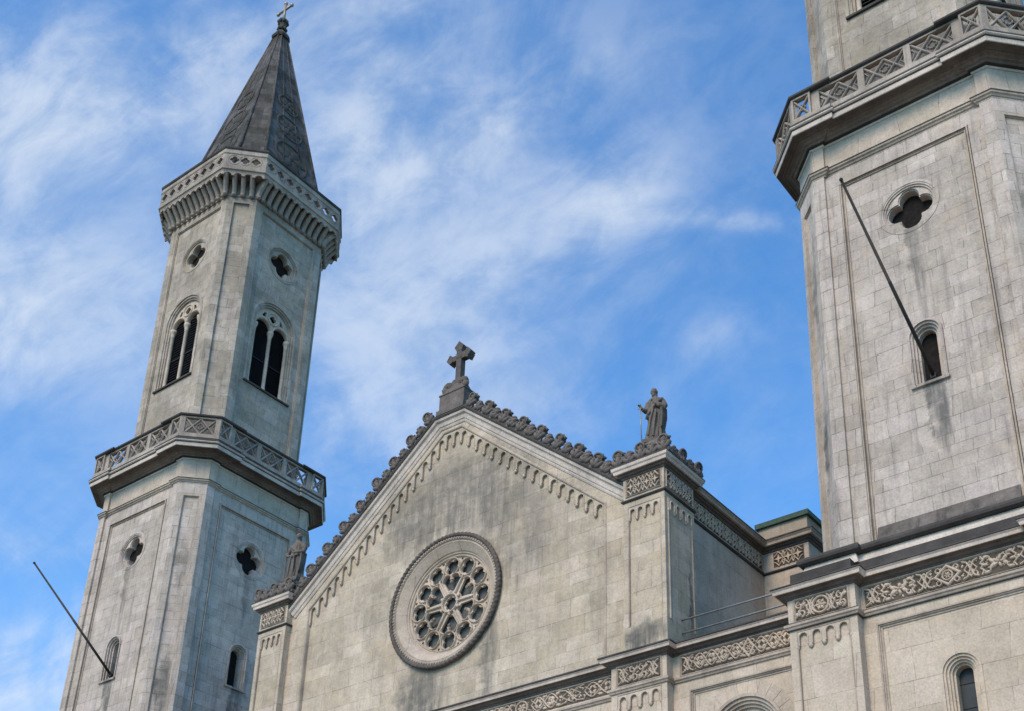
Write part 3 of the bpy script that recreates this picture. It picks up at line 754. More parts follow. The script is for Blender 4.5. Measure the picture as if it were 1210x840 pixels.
    # two flutes on each wide face
    for i in range(0, 8, 2):
        for t in (.33, .67):
            a = Vector(vs[i])*(1-t) + Vector(vs[i+1])*t; b = Vector(vs[8+i])*(1-t) + Vector(vs[8+i+1])*t
            for q in (a, b): pass
            rb.tube([a, b], [.07, .03], 5)
    rb.build('ribs', M['spire'], spo)
    # carved roundels, three on every wide face, largest lowest
    slope = math.atan2(SB-SC, zt_-zb_)
    ros = MB()
    ros.ribbon(circ(0, 0, .62, 22), .10, 0, .06, True); rosette(ros, 0, 0, .52, 6, 0, .05)
    ros = ros.mesh('roundel', M['spire'])
    for k in range(4):
        for z, r_ in ((58.4, 1.95), (61.1, 1.55), (63.3, 1.2)):
            f = (z-zb_)/(zt_-zb_); y = -(SB + (SC-SB)*f)
            link('roundel', ros, spo, rz(k*PI/2) @ tr(0, y, z) @ Matrix.Rotation(-slope, 4, 'X') @ Matrix.Diagonal((r_, 1, r_, 1)))
    fin = MB()
    fin.sweep(outline(SC, wc, 0, 0), [(-.2, 70.2), (.12, 70.2), (.16, 70.36), (.02, 70.7), (-.22, 70.72)])
    fin.lathe([(0, 70.6), (.28, 70.6), (.22, 70.8), (.16, 71.0), (.27, 71.2), (.18, 71.35), (.22, 71.6), (.32, 71.85), (.28, 72.0), (0, 72.05)], 12)
    for i in range(8):
        a = 2*PI*i/8
        fin.ell((.24*math.cos(a), .24*math.sin(a), 71.15), (.11, .11, .15), 8); fin.ell((.28*math.cos(a+.3), .28*math.sin(a+.3), 71.8), (.11, .11, .16), 8)
    fin.build('finial', M['spire'], spo)
    cr = MB(); cr.tube([(0, 0, 71.9), (0, 0, 73.5)], [.095, .075], 8)
    cr.tube([(-.62, 0, 73.0), (.62, 0, 73.0)], .08, 8)
    for p in ((-.64, 0, 73.0), (.64, 0, 73.0), (0, 0, 73.58)): cr.ell(p, (.14, .12, .14), 8)
    cr.build('cross', M['gold'], spo)
    # base block below the shaft -------------------------------------
    make_tower_base(root)

ZF0, ZF1 = 17.17, 17.80
def make_tower_base(root):
    HX, YF = 4.68, 30.40 - TY          # half width, front plane
    PB = -.37                         # pilasters stand this far forward
    lw = MB(); fz = MB(); tm = MB(); cv = MB(); gr = MB(); so_ = MB(); pl = MB(); cr = MB()
    hb = 2.57
    for k in (0, 1, 3):
        cv = MB(); gr = MB(); R = rz(k*PI/2)
        yf = YF if k == 0 else -HX
        T = R @ tr(0, yf, 0); hx = HX if k == 0 else -YF
        half = HX if k == 0 else 4.4
        # wall, panel and window
        lw.plate(rect(-hb-.02, hb+.02, 0.0, 17.9), [rect(-2.18, 2.18, 9.0, 16.62)], -.5, 0, T)
        lw.plate(rect(-2.19, 2.19, 8.99, 16.63), [arch(0, 11.5, 14.7, .56, 20)], -.45, -.08, T)
        tm.vsweep([(-2.18, 9.1), (-2.18, 16.62), (2.18, 16.62), (2.18, 9.1)], [(0, -.05), (0, .03), (-.05, .03), (-.05, -.01), (-.09, -.01), (-.09, -.05), (-.15, -.05), (-.15, -.2)], False, T)
        for s in (-1, 1):
            a, b = sorted((s*hb, s*(4.68)))
            if k != 0: b = min(b, 4.35) if s > 0 else b; a = max(a, -4.35) if s < 0 else a
            T2 = T @ tr(0, PB, 0)
            lw.plate(rect(a, b, 0.0, 17.9), [rect(a+.22, b-.22, 9.0, 16.85)], -.6, 0, T2)
            lw.plate(rect(a+.21, b-.21, 8.99, 16.86), [], -.4, -.07, T2)
            arcade_row(cv, a+.22, b-.22, lambda u: 16.86, 4, .22, -.07, .0, T2, .28)
            tm.ribbon([(a+.24, 9.1), (a+.24, 16.83), (b-.24, 16.83), (b-.24, 9.1)], .05, -.02, .02, False, T2)
            # frieze panel of the pilaster
            gr.plate(rect(a+.24, b-.24, ZF0, ZF1), [], -.02, .004, T2)
            band(cv, a+.26, b-.26, ZF0, ZF1, .003, [('S', .8), ('X', .75), ('C', .9), ('X', .75), ('S', .8)], T2, .055, .07)
            frame_panel(tm, a+.22, b-.22, ZF0-.02, ZF1+.02, 0, T2)
        gr.plate(rect(-hb+.12, hb-.12, ZF0, ZF1), [], -.02, .004, T)
        band(cv, -hb+.14, hb-.14, ZF0, ZF1, .003, [('X', .5), ('F', 1.1), ('X', .5), ('D', .85), ('X', .5), ('F', 1.1), ('X', .5)], T, .06, .075)
        frame_panel(tm, -hb+.10, hb-.10, ZF0-.02, ZF1+.02, 0, T)
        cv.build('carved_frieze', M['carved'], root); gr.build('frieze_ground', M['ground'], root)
    # window in the front panel
    wn = thing_part('arched_window', root, tr(0, YF+.08, 0))
    f = MB()
    for (ro, ri, d1, d0) in ((.57, .50, .03, -.1), (.50, .43, -.02, -.15), (.43, .36, -.08, -.25), (.36, .30, -.15, -.35), (.30, .24, -.24, -.5)):
        f.plate(arch(0, 11.4, 14.7, ro, 20), [arch(0, 11.401, 14.7, ri, 20)], d0, d1)
    f.build('frame', M['lowwall'], wn)
    g = MB(); g.plate(arch(0, 11.41, 14.7, .27, 16), [], -.56, -.49); g.build('pane', M['glass'], wn)
    g = MB()
    for z in (12.2, 13.0, 13.8, 14.5): g.box(-.24, .24, .47, .492, z, z+.02)
    g.build('glazing_bars', M['iron'], wn)
    # path of the front with its breaks (open to the back)
    F, Pf = YF, YF+PB
    path = [(-HX, 2.0), (-HX-.0, Pf), (-hb, Pf), (-hb, F), (hb, F), (hb, Pf), (HX, Pf), (HX, 2.0)]
    tm.sweep(path, [(-.1, 16.90), (.05, 16.92), (.07, 16.97), (.11, 17.0), (.11, 17.07), (.05, 17.10), (-.1, 17.12)], False)
    so_.sweep(path, [(-.1, 17.86), (.04, 17.87), (.06, 17.90), (.12, 17.92), (.16, 17.98), (.26, 18.0), (.27, 18.03)], False)
    cr.sweep(path, [(-.1, 16.885), (.055, 16.885), (.055, 16.915), (-.1, 16.92)], False); cr.sweep(path, [(-.1, 17.115), (.06, 17.10), (.06, 17.125), (-.1, 17.14)], False)
    pl.sweep(path, [(.2, 18.01), (.30, 18.01), (.32, 18.10), (.36, 18.14), (.30, 18.19)], False)
    cr.sweep(path, [(.28, 18.18), (.37, 18.17), (.36, 18.21), (.10, 18.32), (-.08, 18.34), (-.10, 18.74), (-.14, 18.75), (-.6, 18.75)], False)
    # shaft base: pale weathering, then black torus following the octagon
    O1 = outline(S1, W1, B1, ST)
    path3 = [(-HX+.35, 2.0), (-HX+.35, Pf+.40), (-hb+.0, Pf+.40), (-hb+.0, F+.22), (hb-.0, F+.22), (hb, Pf+.40), (HX-.35, Pf+.40), (HX-.35, 2.0)]
    pl.sweep(path3, [(-.2, 18.70), (.02, 18.72), (-.02, 18.9), (-.08, 19.08), (-.3, 19.1)], False)
    cr.sweep(path3, [(-.3, 19.06), (.02, 19.07), (.10, 19.12), (.12, 19.20), (.08, 19.30), (-.02, 19.35), (-.3, 19.40), (-1.6, 19.5)], False)
    lw.build('base_wall', M['lowwall'], root); tm.build('base_mouldings', M['trim'], root)
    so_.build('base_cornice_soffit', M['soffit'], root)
    pl.build('base_cornice_nose', M['pale'], root); cr.build('base_plinth', M['crust'], root)
    # sooted weathering slope in the middle panel
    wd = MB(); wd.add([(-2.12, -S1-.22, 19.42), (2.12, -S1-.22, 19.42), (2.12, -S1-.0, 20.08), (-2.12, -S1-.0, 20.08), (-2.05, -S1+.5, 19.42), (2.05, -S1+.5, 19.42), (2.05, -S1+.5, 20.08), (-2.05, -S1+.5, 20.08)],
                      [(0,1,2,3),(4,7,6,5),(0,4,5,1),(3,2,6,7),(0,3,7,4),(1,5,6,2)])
    wd.build('weathering_slope', M['mottled_dark'], root)
make_tower(tower)
tower2 = copy_tree(tower); tower2.location = (TX, TY, 0); tower2['label'] = LABT['r']

# ------------------------------------------------------------------ NAVE GABLE
CX = .46; YW = 31.50; YP = 31.20
nave = thing('church_nave', 'gabled church front with rose window, between the two bell towers', 'church', (0, 0, 0))
def V2(u, z): return (CX+u, z)
FW = Matrix.Translation((0, YW, 0)); FP = Matrix.Translation((0, YP, 0))
RS = .83
def rake(u): a = abs(u); return 31.08 if a <= .78 else 31.08 - RS*(a-.78)
wl = MB()
UO, UI = 10.14, 8.47
top = [(-8.6, rake(8.6)-.2), (-.78, 30.88), (.78, 30.88), (8.6, rake(8.6)-.2)]
gw = [V2(8.6, 18.02), V2(8.6, rake(8.6)-.2), V2(.78, 30.88), V2(-.78, 30.88), V2(-8.6, rake(8.6)-.2), V2(-8.6, 18.02)][::-1]
AU = 7.46
def arc_line(u): a = abs(u); return 30.42 if a <= .47 else 30.42 - .855*(a-.47)
inner = [V2(-AU, 18.3), V2(AU, 18.3), V2(AU, arc_line(AU)), V2(.47, 30.42), V2(-.47, 30.42), V2(-AU, arc_line(AU))]
wl.plate(gw, [inner], -.6, 0, FW)
inner2 = [V2(-AU-.01, 18.29), V2(AU+.01, 18.29), V2(AU+.01, arc_line(AU)+.01), V2(.47, 30.43), V2(-.47, 30.43), V2(-AU-.01, arc_line(AU)+.01)]
RC, RZ, RR = CX+.04, 22.80, 2.80
wl.plate(inner2, [circ(RC, RZ, 2.5, 64)], -.5, -.12, FW)
wl.build('gable_wall', M['nave'], nave)
# arcade along the rake
ar = MB(); Fa = FW
for s in (-1, 1):
    n = 19; 
    u0, u1 = (.40, AU-.02) if s > 0 else (-AU+.02, -.40)
    arcade_row(ar, CX+u0, CX+u1, lambda x: arc_line(x-CX)+.02, 17, .27, -.12, -.03, Fa, .40)
arcade_row(ar, CX-.40, CX+.40, lambda x: arc_line(0)+.02, 2, .27, -.12, -.03, Fa, .40)
ar.build('hanging_arcade', M['nave'], nave)
em = MB()
em.vsweep([V2(-AU, 18.3), V2(-AU, arc_line(AU)), V2(-.47, 30.42), V2(.47, 30.42), V2(AU, arc_line(AU)), V2(AU, 18.3)], [(.10, -.02), (.08, .02), (.04, .035), (0, .02), (-.02, -.03), (-.05, -.17)], False, FW)
em.build('edge_moulding', M['trim'], nave)
# raking cornice
pth = [V2(-8.55, rake(8.55)), V2(-.78, 31.08), V2(.78, 31.08), V2(8.55, rake(8.55))]
rc = MB(); rc.vsweep(pth, [(-.46, -.1), (-.46, .03), (-.40, .06), (-.36, .06), (-.33, .10), (-.16, .14), (-.12, .22), (-.03, .25), (-.01, .24), (-.01, -.1)], False, FW); rc.build('raking_cornice', M['pale'], nave)
rc = MB(); rc.vsweep(pth, [(-.02, -.5), (-.02, .27), (.04, .30), (.15, .27), (.20, .20), (.20, -.5)], False, FW); rc.build('raking_cornice_top', M['crust'], nave)
# pedestal of the gable cross
pd = MB(); x0, x1 = CX-.66, CX+.66
pd.box(x0-.06, x1+.06, 31.20, 32.0, 31.20, 31.42); pd.box(x0, x1, 31.30, 31.95, 31.42, 32.18); pd.box(x0-.03, x1+.03, 31.27, 31.98, 32.18, 32.24)
pd.add([(x0+.1, 31.36, 32.28), (x1-.1, 31.36, 32.28), (x1-.1, 31.93, 32.28), (x0+.1, 31.93, 32.28), (CX-.2, 31.55, 33.0), (CX+.2, 31.55, 33.0), (CX+.2, 31.9, 33.0), (CX-.2, 31.9, 33.0)], [(0,3,2,1),(4,5,6,7),(0,1,5,4),(1,2,6,5),(2,3,7,6),(3,0,4,7)])
pd.build('cross_pedestal', M['orn'], nave)
# antefixes
def antefix_mesh(big):
    m = MB(); k = 1.0 if big else .80
    m.box(-.235, .235, -.09, .14, -.04, .10)
    for sg in (-1, 1):          # leaves curling outwards from the foot
        m.ell((sg*.13, -.07, .17*k), (.115, .10, .20*k), 8, None, Matrix.Rotation(sg*.45, 3, 'Y'), .4)
        m.ell((sg*.20, -.03, .36*k), (.085, .09, .12*k), 8, None, Matrix.Rotation(-sg*.5, 3, 'Y'), .4)
        m.ell((sg*.12, .02, .42*k), (.10, .10, .16*k), 8, None, None, .4)
    m.ell((0, -.04, .24*k), (.12, .12, .26*k), 8, None, None, .4)
    if big:
        R = Matrix.Rotation(.30, 3, 'X')
        m.ell((0, .02, .54), (.225, .12, .215), 14, None, R, .6)
        n = 14; pts = [(.185*math.cos(2*PI*i/n), -.10-.035*math.sin(2*PI*i/n), .54+.175*math.sin(2*PI*i/n)) for i in range(n+1)]
        m.tube(pts, .05, 6, None, False)
    else:
        m.ell((0, -.02, .46*k), (.20, .13, .15), 10, None, None, .5)
        for sg in (-1, 1): m.ell((sg*.12, -.07, .54*k), (.085, .08, .085), 8, None, None, .4)
        m.ell((0, -.06, .66*k), (.09, .08, .09), 8, None, None, .4)
    return m.mesh('antefix', M['orn'])
AB, ASm = antefix_mesh(True), antefix_mesh(False)
n = 17
for s in (-1, 1):
    ang = math.atan(RS)
    for i in range(n):
        u = 1.02 + i*.44
        big = i % 2 == 0
        T = tr(CX+s*u, 31.32, rake(u)+.13) @ Matrix.Rotation(s*ang*.75, 4, 'Y') @ rz(random.uniform(-.2, .2)) @ Matrix.Diagonal((random.uniform(.96, 1.10), 1.05, .80* random.uniform(.92, 1.06), 1))
        link('antefix', AB if big else ASm, nave, T)
# pilasters at the two ends
ZS, ZC = 23.99, 24.92
def pilaster(s):
    p = thing_part('corner_pilaster', nave, Matrix())
    a, b = sorted((s*UI, s*UO)); a += CX; b += CX
    ys = 33.12
    m = MB(); tm = MB(); cv = MB(); gr = MB(); so_ = MB(); pl = MB(); cr = MB()
    m.plate(rect(a, b, 17.9, 25.0), [rect(a+.20, b-.17, 19.2, 23.72)], -.35, 0, FP)
    m.plate(rect(a+.19, b-.16, 19.19, 23.73), [], -.3, -.07, FP)
    m.box(a, b, YP+.34, ys, 17.9, 25.0)
    arcade_row(cv, a+.22, b-.19, lambda u: 23.72, 4, .20, -.07, 0, FP, .26)
    tm.ribbon([(a+.20, 19.2), (a+.20, 23.72), (b-.17, 23.72), (b-.17, 19.2)], .06, -.05, .02, False, FP)
    gr.plate(rect(a+.16, b-.16, 24.18, 24.80), [], -.02, .004, FP); lattice(cv, a+.17, b-.17, 24.19, 24.79, .003, 4, FP)
    frame_panel(tm, a+.14, b-.14, 24.17, 24.81, 0, FP, .04)
    # outer side
    X = b if s > 0 else a
    Fs = Matrix.Translation((X, 0, 0)) @ rz(s*PI/2)
    # in this frame u runs along s*Y
    u0, u1 = sorted((s*YP, s*ys))
    arcade_row(cv, u0+.22, u1-.22, lambda u: 23.72, 4, .20, .0, .05, Fs, .26)
    tm.ribbon([(u0+.2, 19.2), (u0+.2, 23.72), (u1-.2, 23.72), (u1-.2, 19.2)], .06, -.02, .04, False, Fs)
    gr.plate(rect(u0+.16, u1-.16, 24.18, 24.80), [], -.02, .004, Fs); lattice(cv, u0+.17, u1-.17, 24.19, 24.79, .003, 4, Fs)
    frame_panel(tm, u0+.14, u1-.14, 24.17, 24.81, 0, Fs, .04)
    path = [(a, 31.5), (a, YP), (b, YP), (b, ys), (b-.3, ys)] if s > 0 else [(a+.3, ys), (a, ys), (a, YP), (b, YP), (b, 31.5)]
    cr.sweep(path, [(-.1, 23.92), (.03, 23.93), (.07, 23.97), (.07, 24.01), (-.1, 24.06)], False)
    so_.sweep(path, [(-.1, 24.86), (.04, 24.87), (.06, 24.93), (.12, 24.95), (.14, 25.02), (.22, 25.05)], False)
    pl.sweep(path, [(.0, 25.03), (.24, 25.04), (.26, 25.14), (.30, 25.18), (.32, 25.28), (.2, 25.31), (-.1, 25.31)], False)
    cr.sweep(path, [(-.1, 25.29), (.33, 25.29), (.31, 25.34), (-.1, 25.42)], False)
    m.box(a-.05, b+.05, YP-.05, ys+.05, 25.0, 25.36)
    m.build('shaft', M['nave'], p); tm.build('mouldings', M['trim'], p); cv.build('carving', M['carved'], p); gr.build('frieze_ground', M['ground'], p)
    so_.build('cornice_soffit', M['soffit'], p); pl.build('cornice_nose', M['pale'], p); cr.build('cornice_top', M['crust'], p)
    # cresting round its top
    q = [a - .1 + (b-a+.2)*i/4 for i in range(5)]
    for i, x in enumerate(q): link('antefix', AB if i % 2 == 0 else ASm, nave, tr(x, YP-.08, 25.38) @ Matrix.Diagonal((1, 1, .86, 1)))
    xs = X + s*.08
    for i in range(1, 5): link('antefix', AB if i % 2 == 0 else ASm, nave, tr(xs, YP-.05+(ys-YP+.2)*i/4, 25.38) @ rz(s*PI/2) @ Matrix.Diagonal((1, 1, .86, 1)))
    # plinth for the statue
    st = MB(); xc = (a+b)/2; yc = 32.05
    st.box(xc-.62, xc+.62, yc-.6, yc+.6, 25.34, 25.9)
    st.add([(xc-.62, yc-.6, 25.9), (xc+.62, yc-.6, 25.9), (xc+.62, yc+.6, 25.9), (xc-.62, yc+.6, 25.9), (xc-.42, yc-.4, 26.45), (xc+.42, yc-.4, 26.45), (xc+.42, yc+.4, 26.45), (xc-.42, yc+.4, 26.45)], [(0,3,2,1),(4,5,6,7),(0,1,5,4),(1,2,6,5),(2,3,7,6),(3,0,4,7)])
    for i in range(14):
        a2 = 2*PI*i/14; st.ell((xc+.50*math.cos(a2), yc+.50*math.sin(a2), 26.05), (.10, .10, .20), 8, None, None, .5)
    st.build('statue_plinth', M['orn'], nave)
pilaster(1); pilaster(-1)
# side walls, roof, body
XS = 10.30; YB = 38.75
sw = MB(); sw.box(XS-.5, XS, 33.0, YB+.3, 10, 25.0); sw.build('side_wall', M['sidewall'], nave)
def side_trim(X, s):
    cr = MB(); cv = MB(); gr = MB(); pl = MB(); so_ = MB()
    Fs = Matrix.Translation((X, 0, 0)) @ rz(s*PI/2)
    path = [(X, 33.0), (X, YB), (12.25, YB), (12.25, 44)]
    cr.sweep(path, [(-.1, 23.92), (.03, 23.93), (.08, 23.97), (.08, 24.02), (-.1, 24.07)], False)
    so_.sweep(path, [(-.1, 24.84), (.05, 24.86), (.07, 24.93), (.14, 24.95), (.16, 25.03), (.26, 25.05)], False)
    pl.sweep(path, [(.0, 25.03), (.28, 25.04), (.30, 25.13), (.36, 25.20), (.3, 25.24), (-.1, 25.24)], False)
    cr.sweep(path, [(-.1, 25.22), (.37, 25.22), (.35, 25.28), (-.3, 25.36)], False)
    gr.plate(rect(33.15, YB-.15, 24.16, 24.80), [], -.02, .004, Fs); lattice(cv, 33.2, YB-.2, 24.18, 24.78, .003, 11, Fs)
    cv.build('side_carving', M['carved'], nave); gr.build('side_frieze_ground', M['ground'], nave); cv = MB(); gr = MB()
    Fb = Matrix.Translation((0, YB, 0))
    gr.plate(rect(10.75, 12.05, 24.16, 24.80), [], -.02, .004, Fb); lattice(cv, 10.78, 12.02, 24.18, 24.78, .003, 3, Fb)
    cr.build('side_string', M['crust'], nave); so_.build('side_cornice_soffit', M['soffit'], nave); pl.build('side_cornice_nose', M['trim'], nave)
    cv.build('side_carving', M['carved'], nave); gr.build('side_frieze_ground', M['ground'], nave)
side_trim(XS, 1)
rf = MB(); rf.add([(-9.0, 32.0, 25.0), (XS-.2, 32.0, 25.0), (XS-.2, 60, 25.0), (-9.0, 60, 25.0), (CX, 32.0, 26.2), (CX, 60, 26.2)], [(0,1,4),(1,2,5,4),(2,3,5),(3,0,4,5),(0,3,2,1)])
rf.build('nave_roof', M['roof'], nave)
bk = MB(); bk.box(-9.2, XS-.5, 32.2, 60, 0, 24.9); bk.build('nave_body', M['sidewall'], nave)
# lower front under the gable: frieze, cornice, wall
lo = MB(); tm = MB(); cv = MB(); gr = MB(); so_ = MB(); pl = MB(); cr = MB(); Fl = FW
AL, AR = CX+8.02, CX+10.12
for s in (-1, 1):
    a, b = sorted((CX+s*7.99, CX+s*10.12)); T2 = Matrix.Translation((0, 31.14, 0))
    lo.plate(rect(a, b, 0, 17.9), [rect(a+.24, b-.22, 9, 16.85)], -.5, 0, T2); lo.plate(rect(a+.23, b-.21, 8.99, 16.86), [], -.4, -.07, T2)
    arcade_row(cv, a+.25, b-.23, lambda u: 16.86, 4, .22, -.07, 0, T2, .28)
    tm.ribbon([(a+.24, 9.1), (a+.24, 16.85), (b-.22, 16.85), (b-.22, 9.1)], .05, -.03, .02, False, T2)
    gr.plate(rect(a+.26, b-.24, ZF0, ZF1), [], -.02, .004, T2); band(cv, a+.28, b-.26, ZF0, ZF1, .003, [('X', .9), ('S', .7), ('S', .7), ('X', .9)], T2, .06, .07)
    frame_panel(tm, a+.24, b-.22, ZF0-.02, ZF1+.02, 0, T2)
lo.plate(rect(CX-8.0, CX+8.0, 0, 18.0), [rect(CX-7.5, CX+7.5, 8.0, 16.45)], -.5, 0, Fl); lo.plate(rect(CX-7.51, CX+7.51, 7.99, 16.46), [], -.45, -.08, Fl)
tm.vsweep([(CX-7.5, 8.1), (CX-7.5, 16.45), (CX+7.5, 16.45), (CX+7.5, 8.1)], [(0, -.05), (0, .03), (-.05, .03), (-.05, -.01), (-.09, -.01), (-.09, -.05), (-.15, -.05), (-.15, -.2)], False, Fl)
gr.plate(rect(CX-7.95, CX+7.95, ZF0, ZF1), [], -.02, .004, Fl)
band(cv, CX-7.95, CX+7.95, ZF0, ZF1, .003, [('K', 1.0), ('X', .8), ('K', 1.9), ('C', .62), ('K', 1.2), ('X', .8)]*1 + [('K', 1.9), ('C', .62), ('K', .8), ('X', .8), ('K', .9)], Fl, .05)
path = [(CX-10.12, 33), (CX-10.12, 31.14), (CX-7.99, 31.14), (CX-7.99, YW), (CX+7.99, YW), (CX+7.99, 31.14), (CX+10.12, 31.14), (CX+10.12, YW), (15.6, YW)]
tm.sweep(path, [(-.1, 16.90), (.05, 16.92), (.07, 16.97), (.11, 17.0), (.11, 17.07), (.05, 17.10), (-.1, 17.12)], False)
so_.sweep(path, [(-.1, 17.84), (.04, 17.85), (.06, 17.90), (.12, 17.92), (.16, 17.98), (.24, 18.0), (.25, 18.03)], False)
pl.sweep(path, [(.15, 18.01), (.27, 18.01), (.29, 18.08), (.33, 18.12), (.27, 18.16)], False)
cr.sweep(path, [(.25, 18.15), (.34, 18.15), (.33, 18.20), (.08, 18.34), (-.5, 18.5)], False)
# sooted foot of the right pilaster
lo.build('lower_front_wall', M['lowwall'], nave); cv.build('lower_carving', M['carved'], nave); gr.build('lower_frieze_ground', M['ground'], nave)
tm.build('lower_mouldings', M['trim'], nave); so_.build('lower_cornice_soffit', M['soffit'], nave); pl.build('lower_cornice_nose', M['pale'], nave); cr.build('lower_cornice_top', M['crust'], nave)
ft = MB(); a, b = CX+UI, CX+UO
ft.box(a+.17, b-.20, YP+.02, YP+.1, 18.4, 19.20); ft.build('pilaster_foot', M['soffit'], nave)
# rose window
rose = thing_part('rose_window', nave, Matrix.Translation((RC, YW+.12, RZ)) )
TR = Matrix.Rotation(PI/2, 4, 'X')
rp = MB(); NM, nm = 560, 12
vs = []; fs = []
for i in range(NM):
    t = 2*PI*i/NM
    for k in range(nm):
        p = 2*PI*k/nm; rr = .09*(1 + .17*math.sin(84*t + 2*p)); R_ = RR - .11 + rr*math.cos(p)
        vs.append((R_*math.cos(t), -.12 - rr*math.sin(p), R_*math.sin(t)))
for i in range(NM):
    for k in range(nm): j = (i+1) % NM; fs.append((i*nm+k, i*nm+(k+1) % nm, j*nm+(k+1) % nm, j*nm+k))
rp.add(vs, fs, None, True); rp.build('rope_moulding', M['soffit'], rose)
be = MB()
def ringsurf(mb, prof, n=96):
    vs = []; k = len(prof); fs = []
    for i in range(n):
        t = 2*PI*i/n
        for (r, d) in prof: vs.append((r*math.cos(t), -d, r*math.sin(t)))
    for i in range(n):
        j = (i+1) % n
        for a in range(k-1): fs.append((i*k+a, i*k+a+1, j*k+a+1, j*k+a))
    mb.add(vs, fs, None, False)
ringsurf(be, [(2.66, -.05), (2.62, .13), (2.52, .14), (2.49, .08), (2.46, .08)])
for i in range(120):
    t = 2*PI*i/120; be.ell((2.56*math.cos(t), -.145, 2.56*math.sin(t)), (.045, .03, .045), 6)
be.build('bead_moulding', M['trim'], rose)
sp = MB(); ringsurf(sp, [(2.47, .08), (2.43, .10), (2.38, .06), (2.12, -.12), (2.10, -.17), (2.05, -.17), (2.03, -.23), (1.98, -.24), (1.97, -.55)]); sp.build('splay', M['fascia'], rose)
tcy = MB(); holes = []
for i in range(6):
    A = math.radians(90 + 60*i)
    loc = []
    # heart opening, point towards the hub
    r0 = .52; hw = .13
    L = [(r0, -hw), (r0, hw)]
    rl = .225; cxr = .99
    L += [(cxr-.05, .40)]
    L += [(cxr + rl*math.sin(t), .20 + rl*math.cos(t)) for t in [PI*j/8 for j in range(0, 9)]]
    L2 = [(r0, -hw)] + [(cxr + rl*math.sin(t), -.20 - rl*math.cos(t)) for t in [PI*j/8 for j in range(0, 8)]] + [(cxr-.08, 0.0)] + [(cxr + rl*math.sin(t), .20 + rl*math.cos(t)) for t in [PI*j/8 for j in range(7, -1, -1)]] + [(r0, hw)]
    holes.append([(x*math.cos(A) - y*math.sin(A), x*math.sin(A) + y*math.cos(A)) for x, y in L2])
for i in range(12):
    A = math.radians(30*i); holes.append(foil(1.56*math.cos(A), 1.56*math.sin(A), .34, 4, A+PI/4, 7, .5))
    A2 = A + math.radians(15); holes.append(circ(1.86*math.cos(A2), 1.86*math.sin(A2), .06, 6, A2))
holes.append(foil(0, 0, .29, 8, 0, 5, .3))
tcy.plate(circ(0, 0, 2.02, 72), holes, -.48, -.38)
for i in range(12):
    A = math.radians(30*i); tcy.ribbon(circ(1.56*math.cos(A), 1.56*math.sin(A), .37, 20), .065, -.40, -.30, True)
for i in range(6):
    A = math.radians(60 + 60*i); c_, s_ = math.cos(A), math.sin(A)
    tcy.ribbon([(.38*c_, .38*s_), (1.20*c_, 1.20*s_)], .095, -.40, -.29)
    for sg in (-1, 1):
        P = []
        for j in range(9):
            t = PI*j/8; x, y = 1.0 + .24*math.sin(t), sg*(.20 + .24*math.cos(t)); A3 = math.radians(90+60*i)
            P.append((x*math.cos(A3) - y*math.sin(A3), x*math.sin(A3) + y*math.cos(A3)))
        tcy.ribbon(P, .07, -.40, -.30)
        x, y = .92, 0; tcy.ell((x*math.cos(A3), .36, x*math.sin(A3)), (.07, .06, .07), 8)
tcy.ribbon(circ(0, 0, .38, 24), .10, -.40, -.27, True)
for i in range(6):
    A = math.radians(60+60*i+30); tcy.ell((.46*math.cos(A), .33, .46*math.sin(A)), (.075, .07, .075), 8)
tcy.ribbon(circ(0, 0, 1.96, 72), .07, -.40, -.30, True)
tcy.build('tracery', M['carved'], rose, tr(0, -.09, 0))
gl = MB(); gl.plate(circ(0, 0, 2.0, 48), [], -.60, -.57); gl.build('glass', M['mesh'], rose, tr(0, -.09, 0))

# ------------------------------------------------------------------ LINK WING between nave and near tower
wing = thing('link_wing', 'low wing with carved frieze and round arch, between nave and near tower', 'church wing', (0, 0, 0))
x0, x1 = CX+10.0, 15.6; xm = 13.02
lo = MB(); tm = MB(); cv = MB(); gr = MB(); vo = MB()
lo.plate(rect(x0, x1, 0, 17.95), [rect(x0+.72, x1-.35, 8, 16.60)], -.5, 0, FW)
lo.plate(rect(x0+.71, x1-.34, 7.99, 16.61), [arch(xm, 8.5, 14.72, 1.32, 28)], -.4, -.08, FW)
tm.vsweep([(x0+.72, 8.1), (x0+.72, 16.6), (x1-.35, 16.6), (x1-.35, 8.1)], [(0, -.05), (0, .03), (-.05, .03), (-.05, -.01), (-.09, -.01), (-.09, -.05), (-.15, -.05), (-.15, -.2)], False, FW)
gr.plate(rect(x0+.45, x1-.3, ZF0, ZF1), [], -.02, .004, FW); band(cv, x0+.48, x1-.3, ZF0, ZF1, .003, [('X', .5), ('K', 1.9), ('D', .5), ('K', 1.9)], FW, .055, .07)
frame_panel(tm, x0+.43, x1-.28, ZF0-.02, ZF1+.02, 0, FW)
